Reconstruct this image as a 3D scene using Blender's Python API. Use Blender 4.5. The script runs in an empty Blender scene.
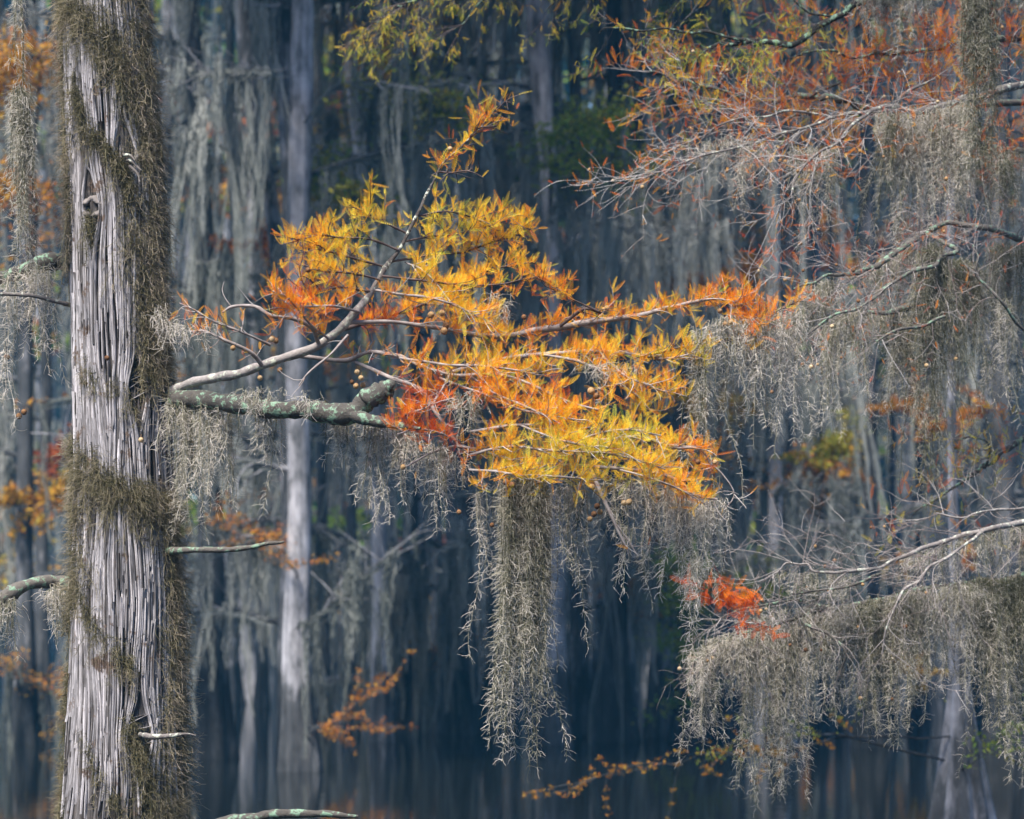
import bpy, math
import numpy as np

rng = np.random.default_rng(11)
F, HOR, CAMZ = 2440.0, 640.0, 1.5          # lens in pixels, horizon row, eye height above the water
Y0 = 10.0                                  # distance of the near tree
scene = bpy.context.scene
COL = scene.collection


# ------------------------------------------------------------------ helpers
def W(px, py, Y=Y0):
    """A picture point at distance Y as a place in the swamp."""
    return np.array([(px - 512.0) / F * Y, Y, CAMZ + (HOR - py) / F * Y])


def nrm(v):
    return v / np.maximum(np.linalg.norm(v, axis=-1, keepdims=True), 1e-9)


def catmull(pts, n):
    """Smooth curve through pts (M,D), n samples."""
    p = np.asarray(pts, float)
    if len(p) == 2:
        t = np.linspace(0, 1, n)[:, None]
        return p[0] * (1 - t) + p[1] * t
    q = np.vstack([2 * p[0] - p[1], p, 2 * p[-1] - p[-2]])
    t = np.linspace(0, len(p) - 1 - 1e-6, n)
    i = t.astype(int)
    u = (t - i)[:, None]
    a, b, c, d = q[i], q[i + 1], q[i + 2], q[i + 3]
    return 0.5 * (2 * b + (c - a) * u + (2 * a - 5 * b + 4 * c - d) * u ** 2 + (3 * b - a - 3 * c + d) * u ** 3)


_tab = np.random.default_rng(5).random(1 << 16)


def _h(i, j, s):
    return _tab[(i * 7919 + j * 104729 + s * 15485863) & 0xFFFF]


def noise2(x, y, seed=0, perx=None):
    """Value noise in 0..1, optionally periodic in x."""
    x, y = np.broadcast_arrays(np.asarray(x, float), np.asarray(y, float))
    i, j = np.floor(x).astype(np.int64), np.floor(y).astype(np.int64)
    u, v = x - i, y - j
    u, v = u * u * (3 - 2 * u), v * v * (3 - 2 * v)
    i1 = i + 1
    if perx:
        i, i1 = i % perx, i1 % perx
    return (_h(i, j, seed) * (1 - u) + _h(i1, j, seed) * u) * (1 - v) + (_h(i, j + 1, seed) * (1 - u) + _h(i1, j + 1, seed) * u) * v


class Acc:
    """Collects vertices and faces of ONE mesh object."""

    def __init__(self):
        self.v, self.f, self.t, self.m, self.n = [], [], [], [], 0

    def add(self, v, f, t, mat=0):
        v = np.asarray(v, np.float32).reshape(-1, 3)
        self.v.append(v)
        self.t.append(np.broadcast_to(np.asarray(t, np.float32), (len(v),)).copy())
        f = np.asarray(f, np.int64) + self.n
        self.f.append(f)
        self.m.append(np.full(len(f), mat, np.int32))
        self.n += len(v)

    def tubes(self, P, R, tone=0.5, sides=3, mat=0, cap=False):
        """P (N,K,3), R (N,K); tone scalar, (N,) or (N,K)."""
        P = np.asarray(P, float)
        if P.ndim == 2:
            P = P[None]
        N, K = P.shape[:2]
        if N == 0:
            return
        R = np.broadcast_to(np.asarray(R, float), (N, K))
        T = np.asarray(tone, float)
        T = T[:, None] if T.ndim == 1 else T
        T = np.broadcast_to(T, (N, K))
        tan = nrm(np.gradient(P, axis=1))
        ref = np.where(np.abs(tan[..., 2:3]) > 0.8, np.array([0.35, 0.93, 0.0]), np.array([0.1, 0.2, 0.97]))
        ref = np.broadcast_to(ref[:, :1], tan.shape)
        a = nrm(np.cross(tan, ref))
        b = np.cross(tan, a)
        ang = np.arange(sides) * 2 * np.pi / sides
        ring = P[:, :, None] + R[:, :, None, None] * (np.cos(ang)[None, None, :, None] * a[:, :, None] + np.sin(ang)[None, None, :, None] * b[:, :, None])
        k, s = np.meshgrid(np.arange(K - 1), np.arange(sides), indexing='ij')
        s1 = (s + 1) % sides
        q = np.stack([k * sides + s, k * sides + s1, (k + 1) * sides + s1, (k + 1) * sides + s], -1).reshape(-1, 4)
        faces = (q[None] + (np.arange(N) * K * sides)[:, None, None]).reshape(-1, 4)
        self.add(ring.reshape(-1, 3), faces, np.repeat(T.reshape(-1), sides), mat)

    def build(self, name, mats, parent=None, smooth=True):
        me = bpy.data.meshes.new(name)
        v = np.concatenate(self.v)
        me.vertices.add(len(v))
        me.vertices.foreach_set('co', v.ravel())
        sizes = np.concatenate([np.full(len(f), f.shape[1]) for f in self.f])
        loops = np.concatenate([f.ravel() for f in self.f])
        me.loops.add(len(loops))
        me.loops.foreach_set('vertex_index', loops.astype(np.int32))
        me.polygons.add(len(sizes))
        me.polygons.foreach_set('loop_start', np.concatenate([[0], np.cumsum(sizes)[:-1]]).astype(np.int32))
        at = me.attributes.new('tone', 'FLOAT', 'POINT')
        at.data.foreach_set('value', np.concatenate(self.t))
        for m in (mats if isinstance(mats, (list, tuple)) else [mats]):
            me.materials.append(m)
        me.polygons.foreach_set('material_index', np.concatenate(self.m))
        me.polygons.foreach_set('use_smooth', np.full(len(sizes), smooth))
        me.update(calc_edges=True)
        return link(name, me, parent)


def link(name, data, parent=None):
    o = bpy.data.objects.new(name, data)
    COL.objects.link(o)
    if parent is not None:
        top = parent
        off = np.array(parent.location)
        while top.parent is not None:
            top = top.parent
            off = off + np.array(top.location)
        o.parent = parent
        if data is not None and len(data.vertices):
            co = np.empty(len(data.vertices) * 3, np.float32)
            data.vertices.foreach_get('co', co)
            data.vertices.foreach_set('co', (co.reshape(-1, 3) - off.astype(np.float32)).ravel())
    return o


def tag(o, label=None, cat=None, group=None, kind=None):
    for k, v in (('label', label), ('category', cat), ('group', group), ('kind', kind)):
        if v:
            o[k] = v
    return o


def thing(name, loc, label, cat, group=None):
    o = link(name, None)
    o.location = loc
    return tag(o, label, cat, group)


# ------------------------------------------------------------------ materials
def new_mat(name):
    m = bpy.data.materials.new(name)
    m.use_nodes = True
    nt = m.node_tree
    nt.nodes.clear()
    return m, nt


def N(nt, kind, **kw):
    n = nt.nodes.new(kind)
    for k, v in kw.items():
        if k in ('Scale', 'Detail', 'Roughness', 'Strength', 'Distance', 'Fac', 'Distortion', 'Color', 'Density', 'Anisotropy', 'Metallic', 'IOR'):
            n.inputs[k].default_value = v
        else:
            setattr(n, k, v)
    return n


def ramp(nt, stops, src):
    r = nt.nodes.new('ShaderNodeValToRGB')
    e = r.color_ramp.elements
    while len(e) < len(stops):
        e.new(0.5)
    for el, (p, c) in zip(e, stops):
        el.position = p
        el.color = (c[0], c[1], c[2], 1)
    nt.links.new(src, r.inputs[0])
    return r.outputs[0]


def math_node(nt, op, a, b):
    n = nt.nodes.new('ShaderNodeMath')
    n.operation = op
    for i, s in enumerate((a, b)):
        if isinstance(s, (int, float)):
            n.inputs[i].default_value = s
        else:
            nt.links.new(s, n.inputs[i])
    return n.outputs[0]


def tone_mat(name, stops, nscale=(6, 6, 6), namp=0.4, rough=0.85, transl=0.0, bump=0.0, bscale=None, lichen=None, spec=0.2, own=0.0):
    """Colour from the 'tone' of each strand / strip / leaf plus a fine noise in object space."""
    m, nt = new_mat(name)
    out = N(nt, 'ShaderNodeOutputMaterial')
    at = N(nt, 'ShaderNodeAttribute', attribute_name='tone')
    tc = N(nt, 'ShaderNodeTexCoord')
    mp = N(nt, 'ShaderNodeMapping')
    mp.inputs['Scale'].default_value = nscale
    nt.links.new(tc.outputs['Object'], mp.inputs[0])
    nz = N(nt, 'ShaderNodeTexNoise', Scale=1.0, Detail=4.0, Roughness=0.65)
    nt.links.new(mp.outputs[0], nz.inputs['Vector'])
    d = math_node(nt, 'MULTIPLY', math_node(nt, 'SUBTRACT', nz.outputs['Fac'], 0.5), namp * 2)
    fac = math_node(nt, 'ADD', at.outputs['Fac'], d)
    if own:     # every copy has a shade of its own
        oi = N(nt, 'ShaderNodeObjectInfo')
        fac = math_node(nt, 'ADD', fac, math_node(nt, 'MULTIPLY', math_node(nt, 'SUBTRACT', oi.outputs['Random'], 0.5), own))
    col = ramp(nt, stops, fac)
    if lichen:
        lc, lscale, thr = lichen
        ln = N(nt, 'ShaderNodeTexNoise', Scale=lscale, Detail=5.0, Roughness=0.7)
        nt.links.new(tc.outputs['Object'], ln.inputs['Vector'])
        k = ramp(nt, [(thr, (0, 0, 0)), (thr + 0.06, (1, 1, 1))], ln.outputs['Fac'])
        mx = nt.nodes.new('ShaderNodeMix')
        mx.data_type = 'RGBA'
        nt.links.new(k, mx.inputs[0])
        nt.links.new(col, mx.inputs[6])
        mx.inputs[7].default_value = (*lc, 1)
        col = mx.outputs[2]
    bs = N(nt, 'ShaderNodeBsdfPrincipled', Roughness=rough)
    bs.inputs['Specular IOR Level'].default_value = spec
    nt.links.new(col, bs.inputs['Base Color'])
    if bump:
        mp2 = N(nt, 'ShaderNodeMapping')
        mp2.inputs['Scale'].default_value = bscale or nscale
        nt.links.new(tc.outputs['Object'], mp2.inputs[0])
        n2 = N(nt, 'ShaderNodeTexNoise', Scale=1.0, Detail=5.0, Roughness=0.7)
        nt.links.new(mp2.outputs[0], n2.inputs['Vector'])
        bp = N(nt, 'ShaderNodeBump', Strength=1.0, Distance=bump)
        nt.links.new(n2.outputs['Fac'], bp.inputs['Height'])
        nt.links.new(bp.outputs[0], bs.inputs['Normal'])
    surf = bs.outputs[0]
    if transl:
        tr = N(nt, 'ShaderNodeBsdfTranslucent')
        nt.links.new(col, tr.inputs['Color'])
        mx = N(nt, 'ShaderNodeMixShader', Fac=transl)
        nt.links.new(surf, mx.inputs[1])
        nt.links.new(tr.outputs[0], mx.inputs[2])
        surf = mx.outputs[0]
    nt.links.new(surf, out.inputs['Surface'])
    return m


M = {}
M['bark'] = tone_mat('fibrous_bark', [(0.0, (0.04, 0.036, 0.034)), (0.3, (0.12, 0.11, 0.108)), (0.6, (0.345, 0.33, 0.345)), (1.0, (0.76, 0.72, 0.745))],
                     nscale=(80, 80, 7), namp=0.5, bump=0.006, bscale=(260, 260, 16), rough=0.95, spec=0.05, lichen=((0.17, 0.125, 0.10), 11, 0.58))
M['knot'] = tone_mat('knot_wood', [(0.0, (0.04, 0.035, 0.03)), (1.0, (0.28, 0.25, 0.24))], nscale=(40, 40, 40), namp=0.5, bump=0.003, bscale=(90, 90, 90))
M['limb'] = tone_mat('limb_bark', [(0.0, (0.05, 0.042, 0.038)), (0.5, (0.18, 0.16, 0.15)), (1.0, (0.5, 0.46, 0.45))], nscale=(40, 40, 40), namp=0.35,
                     bump=0.004, bscale=(120, 120, 120), lichen=((0.52, 0.55, 0.46), 30, 0.545))
M['limb_mossy'] = tone_mat('lichened_limb_bark', [(0.0, (0.025, 0.023, 0.02)), (1.0, (0.2, 0.18, 0.16))], nscale=(30, 30, 30), namp=0.35,
                           bump=0.008, bscale=(60, 60, 60), lichen=((0.22, 0.34, 0.24), 30, 0.53))
M['twig'] = tone_mat('twig_bark', [(0.0, (0.07, 0.045, 0.04)), (0.5, (0.22, 0.18, 0.17)), (1.0, (0.55, 0.52, 0.5))], nscale=(30, 30, 30), namp=0.3)
LEAF = [(0.0, (0.20, 0.03, 0.015)), (0.16, (0.55, 0.06, 0.012)), (0.32, (0.85, 0.20, 0.012)), (0.48, (0.95, 0.40, 0.015)), (0.62, (0.95, 0.60, 0.03)), (0.76, (0.93, 0.76, 0.08)),
        (0.88, (0.5, 0.52, 0.05)), (1.0, (0.13, 0.24, 0.03))]
M['leaf'] = tone_mat('cypress_needles', LEAF, nscale=(14, 14, 14), namp=0.16, rough=0.6, transl=0.42)
M['cone'] = tone_mat('cone_scales', [(0.0, (0.07, 0.035, 0.02)), (0.35, (0.22, 0.11, 0.05)), (0.7, (0.45, 0.29, 0.14)), (1.0, (0.66, 0.54, 0.36))], nscale=(60, 60, 60), namp=0.35, bump=0.004, bscale=(150, 150, 150), own=0.7)
MOSS = [(0.0, (0.055, 0.056, 0.03)), (0.35, (0.20, 0.195, 0.12)), (0.65, (0.45, 0.42, 0.335)), (1.0, (0.86, 0.79, 0.72))]
M['moss'] = tone_mat('spanish_moss_strands', MOSS, nscale=(5, 5, 3), namp=0.2, transl=0.25)
M['fuzz'] = tone_mat('trunk_moss_strands', [(0.0, (0.05, 0.048, 0.022)), (0.35, (0.16, 0.145, 0.075)), (0.7, (0.36, 0.305, 0.21)), (1.0, (0.62, 0.52, 0.45))],
                     nscale=(9, 9, 6), namp=0.2, transl=0.2)
M['far_bark'] = tone_mat('grey_trunk_bark', [(0.0, (0.022, 0.024, 0.026)), (0.5, (0.085, 0.088, 0.093)), (1.0, (0.46, 0.45, 0.48))], nscale=(6, 6, 2.2), namp=0.75, bump=0.03, bscale=(14, 14, 0.7))
M['far_moss'] = tone_mat('hanging_moss', [(0.0, (0.045, 0.055, 0.048)), (0.5, (0.185, 0.20, 0.18)), (1.0, (0.52, 0.53, 0.49))], nscale=(2, 2, 0.6), namp=0.2, transl=0.25)
M['far_leaf'] = tone_mat('woodland_leaves', [(0.0, (0.12, 0.03, 0.02)), (0.2, (0.34, 0.07, 0.02)), (0.4, (0.46, 0.16, 0.02)), (0.6, (0.5, 0.29, 0.03)), (0.76, (0.40, 0.36, 0.05)), (0.86, (0.26, 0.32, 0.04)), (1.0, (0.11, 0.22, 0.03))], nscale=(3, 3, 3), namp=0.14, rough=0.7, transl=0.35)
M['wood_mass'] = tone_mat('far_wood_leaves', [(0.0, (0.03, 0.035, 0.03)), (0.6, (0.07, 0.085, 0.06)), (1.0, (0.16, 0.14, 0.07))], nscale=(0.3, 0.3, 0.2), namp=0.3)

# water
m, nt = new_mat('swamp_water')
out = N(nt, 'ShaderNodeOutputMaterial')
bs = N(nt, 'ShaderNodeBsdfPrincipled', Roughness=0.04, IOR=1.33)
bs.inputs['Specular IOR Level'].default_value = 0.3
bs.inputs['Base Color'].default_value = (0.008, 0.010, 0.010, 1)
tc = N(nt, 'ShaderNodeTexCoord')
mp = N(nt, 'ShaderNodeMapping')
mp.inputs['Scale'].default_value = (0.9, 2.6, 1)
nz = N(nt, 'ShaderNodeTexNoise', Scale=1.6, Detail=3.0)
bp = N(nt, 'ShaderNodeBump', Strength=0.14, Distance=0.012)
nt.links.new(tc.outputs['Object'], mp.inputs[0])
nt.links.new(mp.outputs[0], nz.inputs['Vector'])
nt.links.new(nz.outputs['Fac'], bp.inputs['Height'])
nt.links.new(bp.outputs[0], bs.inputs['Normal'])
nt.links.new(bs.outputs[0], out.inputs['Surface'])
M['water'] = m

# haze
m, nt = new_mat('swamp_haze')
out = N(nt, 'ShaderNodeOutputMaterial')
pv = N(nt, 'ShaderNodeVolumePrincipled', Density=0.0011, Anisotropy=0.0)
pv.inputs['Color'].default_value = (0.09, 0.48, 0.88, 1)
nt.links.new(pv.outputs[0], out.inputs['Volume'])
M['haze'] = m


# ------------------------------------------------------------------ setting
def quad_sheet(name, x0, x1, y0, y1, z, mat):
    a = Acc()
    a.add([(x0, y0, z), (x1, y0, z), (x1, y1, z), (x0, y1, z)], [[0, 1, 2, 3]], 0.5)
    return a.build(name, mat)


tag(quad_sheet('water', -150, 150, -75, 175, 0.0, M['water']), 'dark still swamp water under the trees', None, None, 'structure')

HX, HY0, HY1, HZ = 155.0, -80.0, 180.0, 50.0
a = Acc()
a.add([(x, y, z) for z in (-1.0, HZ) for y in (HY0, HY1) for x in (-HX, HX)],
      [[0, 2, 3, 1], [4, 5, 7, 6], [0, 1, 5, 4], [2, 6, 7, 3], [0, 4, 6, 2], [1, 3, 7, 5]], 0.5)
tag(a.build('haze', M['haze'], smooth=False), 'thin blue morning haze hanging in the swamp', None, None, 'stuff')


# ------------------------------------------------------------------ strand generators
def walk(start, length, K, drift, steps_sd, toward=None, pull=0.0):
    """Hanging curves: start (n,3), length (n,), K points; returns (n,K,3)."""
    n = len(start)
    P = np.empty((n, K, 3))
    P[:, 0] = start
    d = rng.normal(0, steps_sd, (n, 2))
    seg = length / (K - 1)
    for k in range(1, K):
        d = d * 0.82 + rng.normal(0, steps_sd, (n, 2))
        xy = d.copy()
        if toward is not None:
            xy += (toward[:, :2] - P[:, k - 1, :2]) * (pull / seg[:, None]) * (1.0 / (K - k + 1)) * seg[:, None]
        step = np.concatenate([xy + drift, -np.ones((n, 1))], 1)
        P[:, k] = P[:, k - 1] + nrm(step) * seg[:, None]
    return P


def curls(acc, base, tang, length, r0, tone, K=4, down=0.35, out=None, tip=0.25, sides=3, mat=0):
    """Short kinked side hairs growing from base points."""
    n = len(base)
    az = rng.uniform(0, 2 * np.pi, n)
    d = np.stack([np.cos(az), np.sin(az), rng.uniform(-0.9, 0.45, n)], 1)
    if out is not None:
        d = d * 0.8 + out
    d = nrm(d)
    P = np.empty((n, K, 3))
    P[:, 0] = base
    seg = length / (K - 1)
    bend = rng.normal(0, 0.35, (n, 3))
    bend[:, 2] -= down
    for k in range(1, K):
        d = nrm(d + bend * (1.7 / K) + rng.normal(0, 0.24, (n, 3)))
        P[:, k] = P[:, k - 1] + d * seg[:, None]
    R = r0 * np.linspace(1, 0.45, K)[None] * rng.uniform(0.7, 1.25, (n, 1))
    T = tone[:, None] + np.linspace(0, tip, K)[None]
    acc.tubes(P, R, T, sides, mat)


def moss_clump(acc, tops, length, spread, n, core=0.3, taper=0.75, hair=0.04, hair_every=0.012, r=0.0012, drift=(0, 0), ragged=0.6, sway=0.12, K=None, hair_tone=0.62):
    """One clump of hanging moss: n long strands from the points 'tops' (M,3) that draw together downward, with side curls."""
    tops = np.asarray(tops, float).reshape(-1, 3)
    c = tops.mean(0)
    wd = np.ptp(tops[:, 0])
    ncl = max(1, int(round(wd / 0.05)))
    cid = rng.integers(0, ncl, n)
    cen = tops[rng.integers(0, len(tops), ncl)] if ncl > 1 else c[None]
    if ncl > 1:
        cen = tops[np.clip(((np.arange(ncl) + rng.uniform(0.1, 0.9, ncl)) / ncl * len(tops)).astype(int), 0, len(tops) - 1)] + rng.normal(0, 0.5, (ncl, 3)) * np.array([0.01, spread, 0])
    clen = 1 - ragged * rng.random(ncl) ** 0.9 if ncl > 1 else np.ones(1)
    clen[rng.integers(0, ncl)] = 1
    idx = rng.integers(0, len(tops), n)
    st = tops[idx] + rng.normal(0, 1, (n, 3)) * np.array([spread, spread, 0.012])
    if ncl > 1:
        near = np.argmin(np.abs(st[:, None, 0] - cen[None, :, 0]) + rng.uniform(0, 0.03, (n, ncl)), 1)
        cid = near
    rim = np.clip(np.linalg.norm((st - cen[cid])[:, :2], axis=1) / (2.0 * spread + 0.012), 0, 1)      # the middle of each tail hangs lowest
    L = length * clen[cid] * (1 - 0.8 * rng.random(n) ** 1.1) * (1 - 0.5 * rim)
    for q_ in range(ncl):
        w_ = np.where(cid == q_)[0]
        w_ = w_[np.argsort(rim[w_])]
        L[w_[:max(1, len(w_) // 4)]] = length * clen[q_] * rng.uniform(0.72, 1.0, max(1, len(w_) // 4)) if len(w_) else 0
    K = K or int(np.clip(length / 0.045, 6, 28))
    cc = cen[cid]
    tw = cc + (st - cc) * (1 - max(taper, 0.55))
    P = walk(st, L, K, np.array(drift), sway, tw, taper)
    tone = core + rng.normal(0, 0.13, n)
    acc.tubes(P, r * np.linspace(1.25, 0.8, K)[None], tone, 3)
    m = int(L.sum() / hair_every)
    i = rng.choice(n, m, p=L / L.sum())
    u = rng.random(m) * (K - 1.001)
    k = u.astype(int)
    f = (u - k)[:, None]
    b = P[i, k] * (1 - f) + P[i, k + 1] * f
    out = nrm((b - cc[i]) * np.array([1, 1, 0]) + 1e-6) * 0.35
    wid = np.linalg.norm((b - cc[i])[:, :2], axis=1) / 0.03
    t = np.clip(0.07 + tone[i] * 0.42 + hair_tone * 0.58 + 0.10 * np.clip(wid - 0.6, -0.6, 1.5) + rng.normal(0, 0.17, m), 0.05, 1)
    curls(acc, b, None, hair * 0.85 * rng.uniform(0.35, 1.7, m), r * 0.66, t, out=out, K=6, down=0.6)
    return P


# ------------------------------------------------------------------ fronds (cypress sprays)
def frond_template(pairs=11):
    v, f = [], []
    for k in range(pairs):
        x = 0.08 + 0.86 * k / (pairs - 1)
        ln = 0.20 * math.sin(math.pi * (0.22 + 0.70 * (k + 0.5) / pairs)) + 0.02
        for s in (-1, 1):
            dx, dy, dz = math.cos(math.radians(50)), s * math.sin(math.radians(50)), 0.28
            w = 0.015
            b = len(v)
            v += [(x, 0, 0), (x + dx * ln * 0.55 + w, dy * ln * 0.5, dz * ln * 0.5), (x + dx * ln, dy * ln, dz * ln), (x + dx * ln * 0.45 - w, dy * ln * 0.55, dz * ln * 0.5)]
            f.append((b, b + 1, b + 2, b + 3) if s < 0 else (b + 3, b + 2, b + 1, b))
    b = len(v)
    v += [(0, -0.011, 0), (0, 0.011, 0), (1.0, 0.005, 0), (1.0, -0.005, 0)]
    f.append((b, b + 1, b + 2, b + 3))
    return np.array(v), np.array(f)


FV, FF = frond_template(9)


def add_fronds(acc, base, axis, up, length, width, tone, curl=None):
    n = len(base)
    if n == 0:
        return
    ax = nrm(axis)
    side = nrm(np.cross(up, ax))
    nz = np.cross(ax, side)
    x = FV[None, :, 0]
    c = np.zeros((n, 1)) if curl is None else curl[:, None]
    V = base[:, None] + length[:, None, None] * (x[..., None] * ax[:, None] + (FV[None, :, 1] * width[:, None])[..., None] * side[:, None]
                                                + (FV[None, :, 2] + c * x ** 2)[..., None] * nz[:, None])
    faces = (FF[None] + (np.arange(n) * len(FV))[:, None, None]).reshape(-1, 4)
    T = tone[:, None] + rng.normal(0, 0.05, (n, len(FV)))
    acc.add(V.reshape(-1, 3), faces, np.clip(T, 0.01, 1).ravel())


def limb_curve(pts, Yd, n=None, wob=0.004):
    """pts: (px, py, radius_px[, dY]) -> curve points (n,3), radii (n,)."""
    p = np.array([list(W(q[0], q[1], Yd + (q[3] if len(q) > 3 else 0))) + [q[2] / F * Yd] for q in pts])
    L = np.linalg.norm(np.diff(p[:, :3], axis=0), axis=1).sum()
    n = n or int(np.clip(L / 0.02, 8, 90))
    c = catmull(p, n)
    s = np.linspace(0, L, n)
    for ax in range(3):
        c[:, ax] += (noise2(s * 9, ax * 7.3, int(abs(pts[0][0]) * 3 + pts[0][1])) - 0.5) * 2 * wob * np.minimum(1, np.arange(n) / 4)
    r = np.maximum(c[:, 3], 0.0008) * (0.78 + 0.34 * noise2(s * 26, 3.1, int(pts[-1][0])) + 0.16 * noise2(s * 70, 1.1, int(pts[-1][0]) + 2))
    return c[:, :3], r


def side_twigs(curve, n, length, spread_dir=None, up=0.15, K=7, t0=0.1, t1=1.0, flat=0.5, fwd=0.7):
    """Twigs branching off a curve. Returns (n,K,3)."""
    u = rng.uniform(t0, t1, n) * (len(curve) - 1.001)
    k = u.astype(int)
    b = curve[k] + (curve[np.minimum(k + 1, len(curve) - 1)] - curve[k]) * (u - k)[:, None]
    tan = nrm(curve[np.minimum(k + 2, len(curve) - 1)] - curve[np.maximum(k - 2, 0)])
    rnd = rng.normal(0, 1, (n, 3))
    rnd[:, 2] *= flat
    rnd[:, 2] += up
    d = nrm(tan * fwd + nrm(rnd) * 0.8)
    L = length * rng.uniform(0.4, 1.2, n)
    P = np.empty((n, K, 3))
    P[:, 0] = b
    bend = rng.normal(0, 0.3, (n, 3))
    for i in range(1, K):
        d = nrm(d + bend * 0.35 + rng.normal(0, 0.1, (n, 3)))
        P[:, i] = P[:, i - 1] + d * (L / (K - 1))[:, None]
    return P


def fronds_along(acc, P, per, length, tone, tone_sd=0.08, upb=0.8, width=1.0, lo=0.15):
    """Sprays set along twigs P (n,K,3), mostly standing up."""
    n, K = P.shape[:2]
    m = n * per
    i = np.repeat(np.arange(n), per)
    u = rng.uniform(lo, 1, m) * (K - 1.001)
    k = u.astype(int)
    b = P[i, k] + (P[i, k + 1] - P[i, k]) * (u - k)[:, None]
    tan = nrm(P[i, k + 1] - P[i, k])
    ax = nrm(tan * 0.35 + rng.normal(0, 0.5, (m, 3)) + np.array([0, 0, 1.0]) * rng.normal(upb, 0.45, (m, 1)))
    upv = nrm(np.array([0.0, -1.0, 0.25]) + rng.normal(0, 0.5, (m, 3)))
    T = np.broadcast_to(np.asarray(tone, float), (n,))[i] + rng.normal(0, tone_sd, m)
    fresh = rng.random(m) < 0.06        # a few sprays are still green
    T = np.where(fresh & (T > 0.4), rng.uniform(0.8, 0.93, m), T)
    add_fronds(acc, b, ax, upv, length * np.clip(rng.lognormal(-0.32, 0.38, m), 0.25, 1.5), width * rng.uniform(0.5, 0.95, m), T, rng.normal(0, 0.18, m))


def cone_mesh(name):
    """A round cypress cone: a ball of swollen scales with seams between them."""
    nu, nv = 18, 12
    th, ph = np.meshgrid(np.arange(nu) * 2 * np.pi / nu, np.linspace(0.02, np.pi - 0.02, nv), indexing='xy')
    r = 0.0125 * (1 + 0.12 * np.abs(np.sin(th * 3 + ph * 2.2)) * np.sin(ph) - 0.10 * np.abs(np.cos(ph * 3.0)) * np.sin(ph))
    v = np.stack([r * np.sin(ph) * np.cos(th), r * np.sin(ph) * np.sin(th), r * np.cos(ph) * 1.05], -1).reshape(-1, 3)
    f = [(j * nu + i, j * nu + (i + 1) % nu, (j + 1) * nu + (i + 1) % nu, (j + 1) * nu + i) for j in range(nv - 1) for i in range(nu)]
    ac = Acc()
    ac.add(v, f, 0.5)
    ac.tubes(np.array([[(0, 0, 0.012), (0.001, 0, 0.02), (0.003, 0.001, 0.028)]]), 0.0012, 0.2, 5)
    o = ac.build(name, M['cone'])
    return o


cone_proto = cone_mesh('cone')
CONE_USED = [False]


def put_cone(parent, p, s=1.0):
    if not CONE_USED[0]:
        o, CONE_USED[0] = cone_proto, True
    else:
        o = cone_proto.copy()
        COL.objects.link(o)
    o.parent = parent
    off = np.zeros(3)
    q = parent
    while q is not None:
        off += np.array(q.location)
        q = q.parent
    o.location = p - off
    o.rotation_euler = rng.uniform(-0.7, 0.7, 3)
    o.scale = (s * 0.82,) * 3
    return o


# ------------------------------------------------------------------ the near cypress: trunk
T_PX = np.array([(-1400, 100, 20), (-600, 103, 34), (-200, 105, 36), (0, 104, 38), (100, 109, 42), (200, 114, 44), (300, 119, 44.5), (400, 123, 44.5), (500, 126, 47),
                 (600, 127, 51), (700, 126, 55), (819, 124, 60), (900, 122, 70), (960, 121, 92), (1006, 120, 125), (1030, 120, 140)], float)
tz = CAMZ + (HOR - T_PX[:, 0]) / F * Y0
o_ = np.argsort(tz)
tz, tx, tr = tz[o_], ((T_PX[:, 1] - 512) / F * Y0)[o_], (T_PX[:, 2] / F * Y0)[o_]


def trunk_c(z):
    return np.interp(z, tz, tx), np.interp(z, tz, tr)


# theta 0 faces the camera, positive to the right
KNOTS = [(-0.42, CAMZ + (HOR - 214) / F * Y0, 0.055), (0.45, CAMZ + (HOR - 160) / F * Y0, 0.05), (0.42, CAMZ + (HOR - 735) / F * Y0, 0.05), (0.5, CAMZ + (HOR - 395) / F * Y0, 0.03)]


def bark_field(th, z):
    """Displacement and tone of the shaggy fibrous bark."""
    t = th + 0.05 * z
    for kt, kz, kr in KNOTS:
        dt = (th - kt + np.pi) % (2 * np.pi) - np.pi
        g = np.exp(-((dt / 0.28) ** 2 + ((z - kz) / 0.13) ** 2))
        t = t + np.sign(dt + 1e-6) * -0.20 * g * (1 - np.exp(-(dt / 0.08) ** 2))
    n1 = 52
    w = (noise2(t / (2 * np.pi) * 9, z * 1.6, 1, 9) - 0.5) * 2.2 + (noise2(t / (2 * np.pi) * 26, z * 4.0, 2, 26) - 0.5) * 0.9
    x = t / (2 * np.pi) * n1 + w
    a_ = noise2(x, z * 1.5, 3, n1)
    g1 = np.exp(-(np.abs(a_ - 0.5) / 0.10) ** 2)
    n2 = 110
    x2 = t / (2 * np.pi) * n2 + w * 2.1
    b_ = noise2(x2, z * 2.6 + 3, 4, n2)
    g2 = np.exp(-(np.abs(b_ - 0.5) / 0.10) ** 2)
    c_ = noise2(t / (2 * np.pi) * 300 + w * 5, z * 6, 6, 300)
    big = noise2(t / (2 * np.pi) * 6, z * 0.9, 8, 6)
    mid = noise2(t / (2 * np.pi) * 22 + w, z * 2.2, 9, 22)
    d = -0.016 * g1 - 0.010 * g2 * (1 - 0.5 * g1) + 0.005 * c_ + 0.028 * (big - 0.5) + 0.004 * mid - 0.006
    tone = 0.06 + 0.30 * noise2(x2 + 9, z * 1.1, 12, n2) + 0.25 * (noise2(x + 5, z * 0.8, 14, n1) - 0.4)
    return d, tone


def trunk_pt(th, z, off=0.0):
    cx, r = trunk_c(z)
    d, _ = bark_field(th, z)
    r = r + d + off
    return np.stack([cx + r * np.sin(th), Y0 - r * np.cos(th), z], -1)


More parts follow.
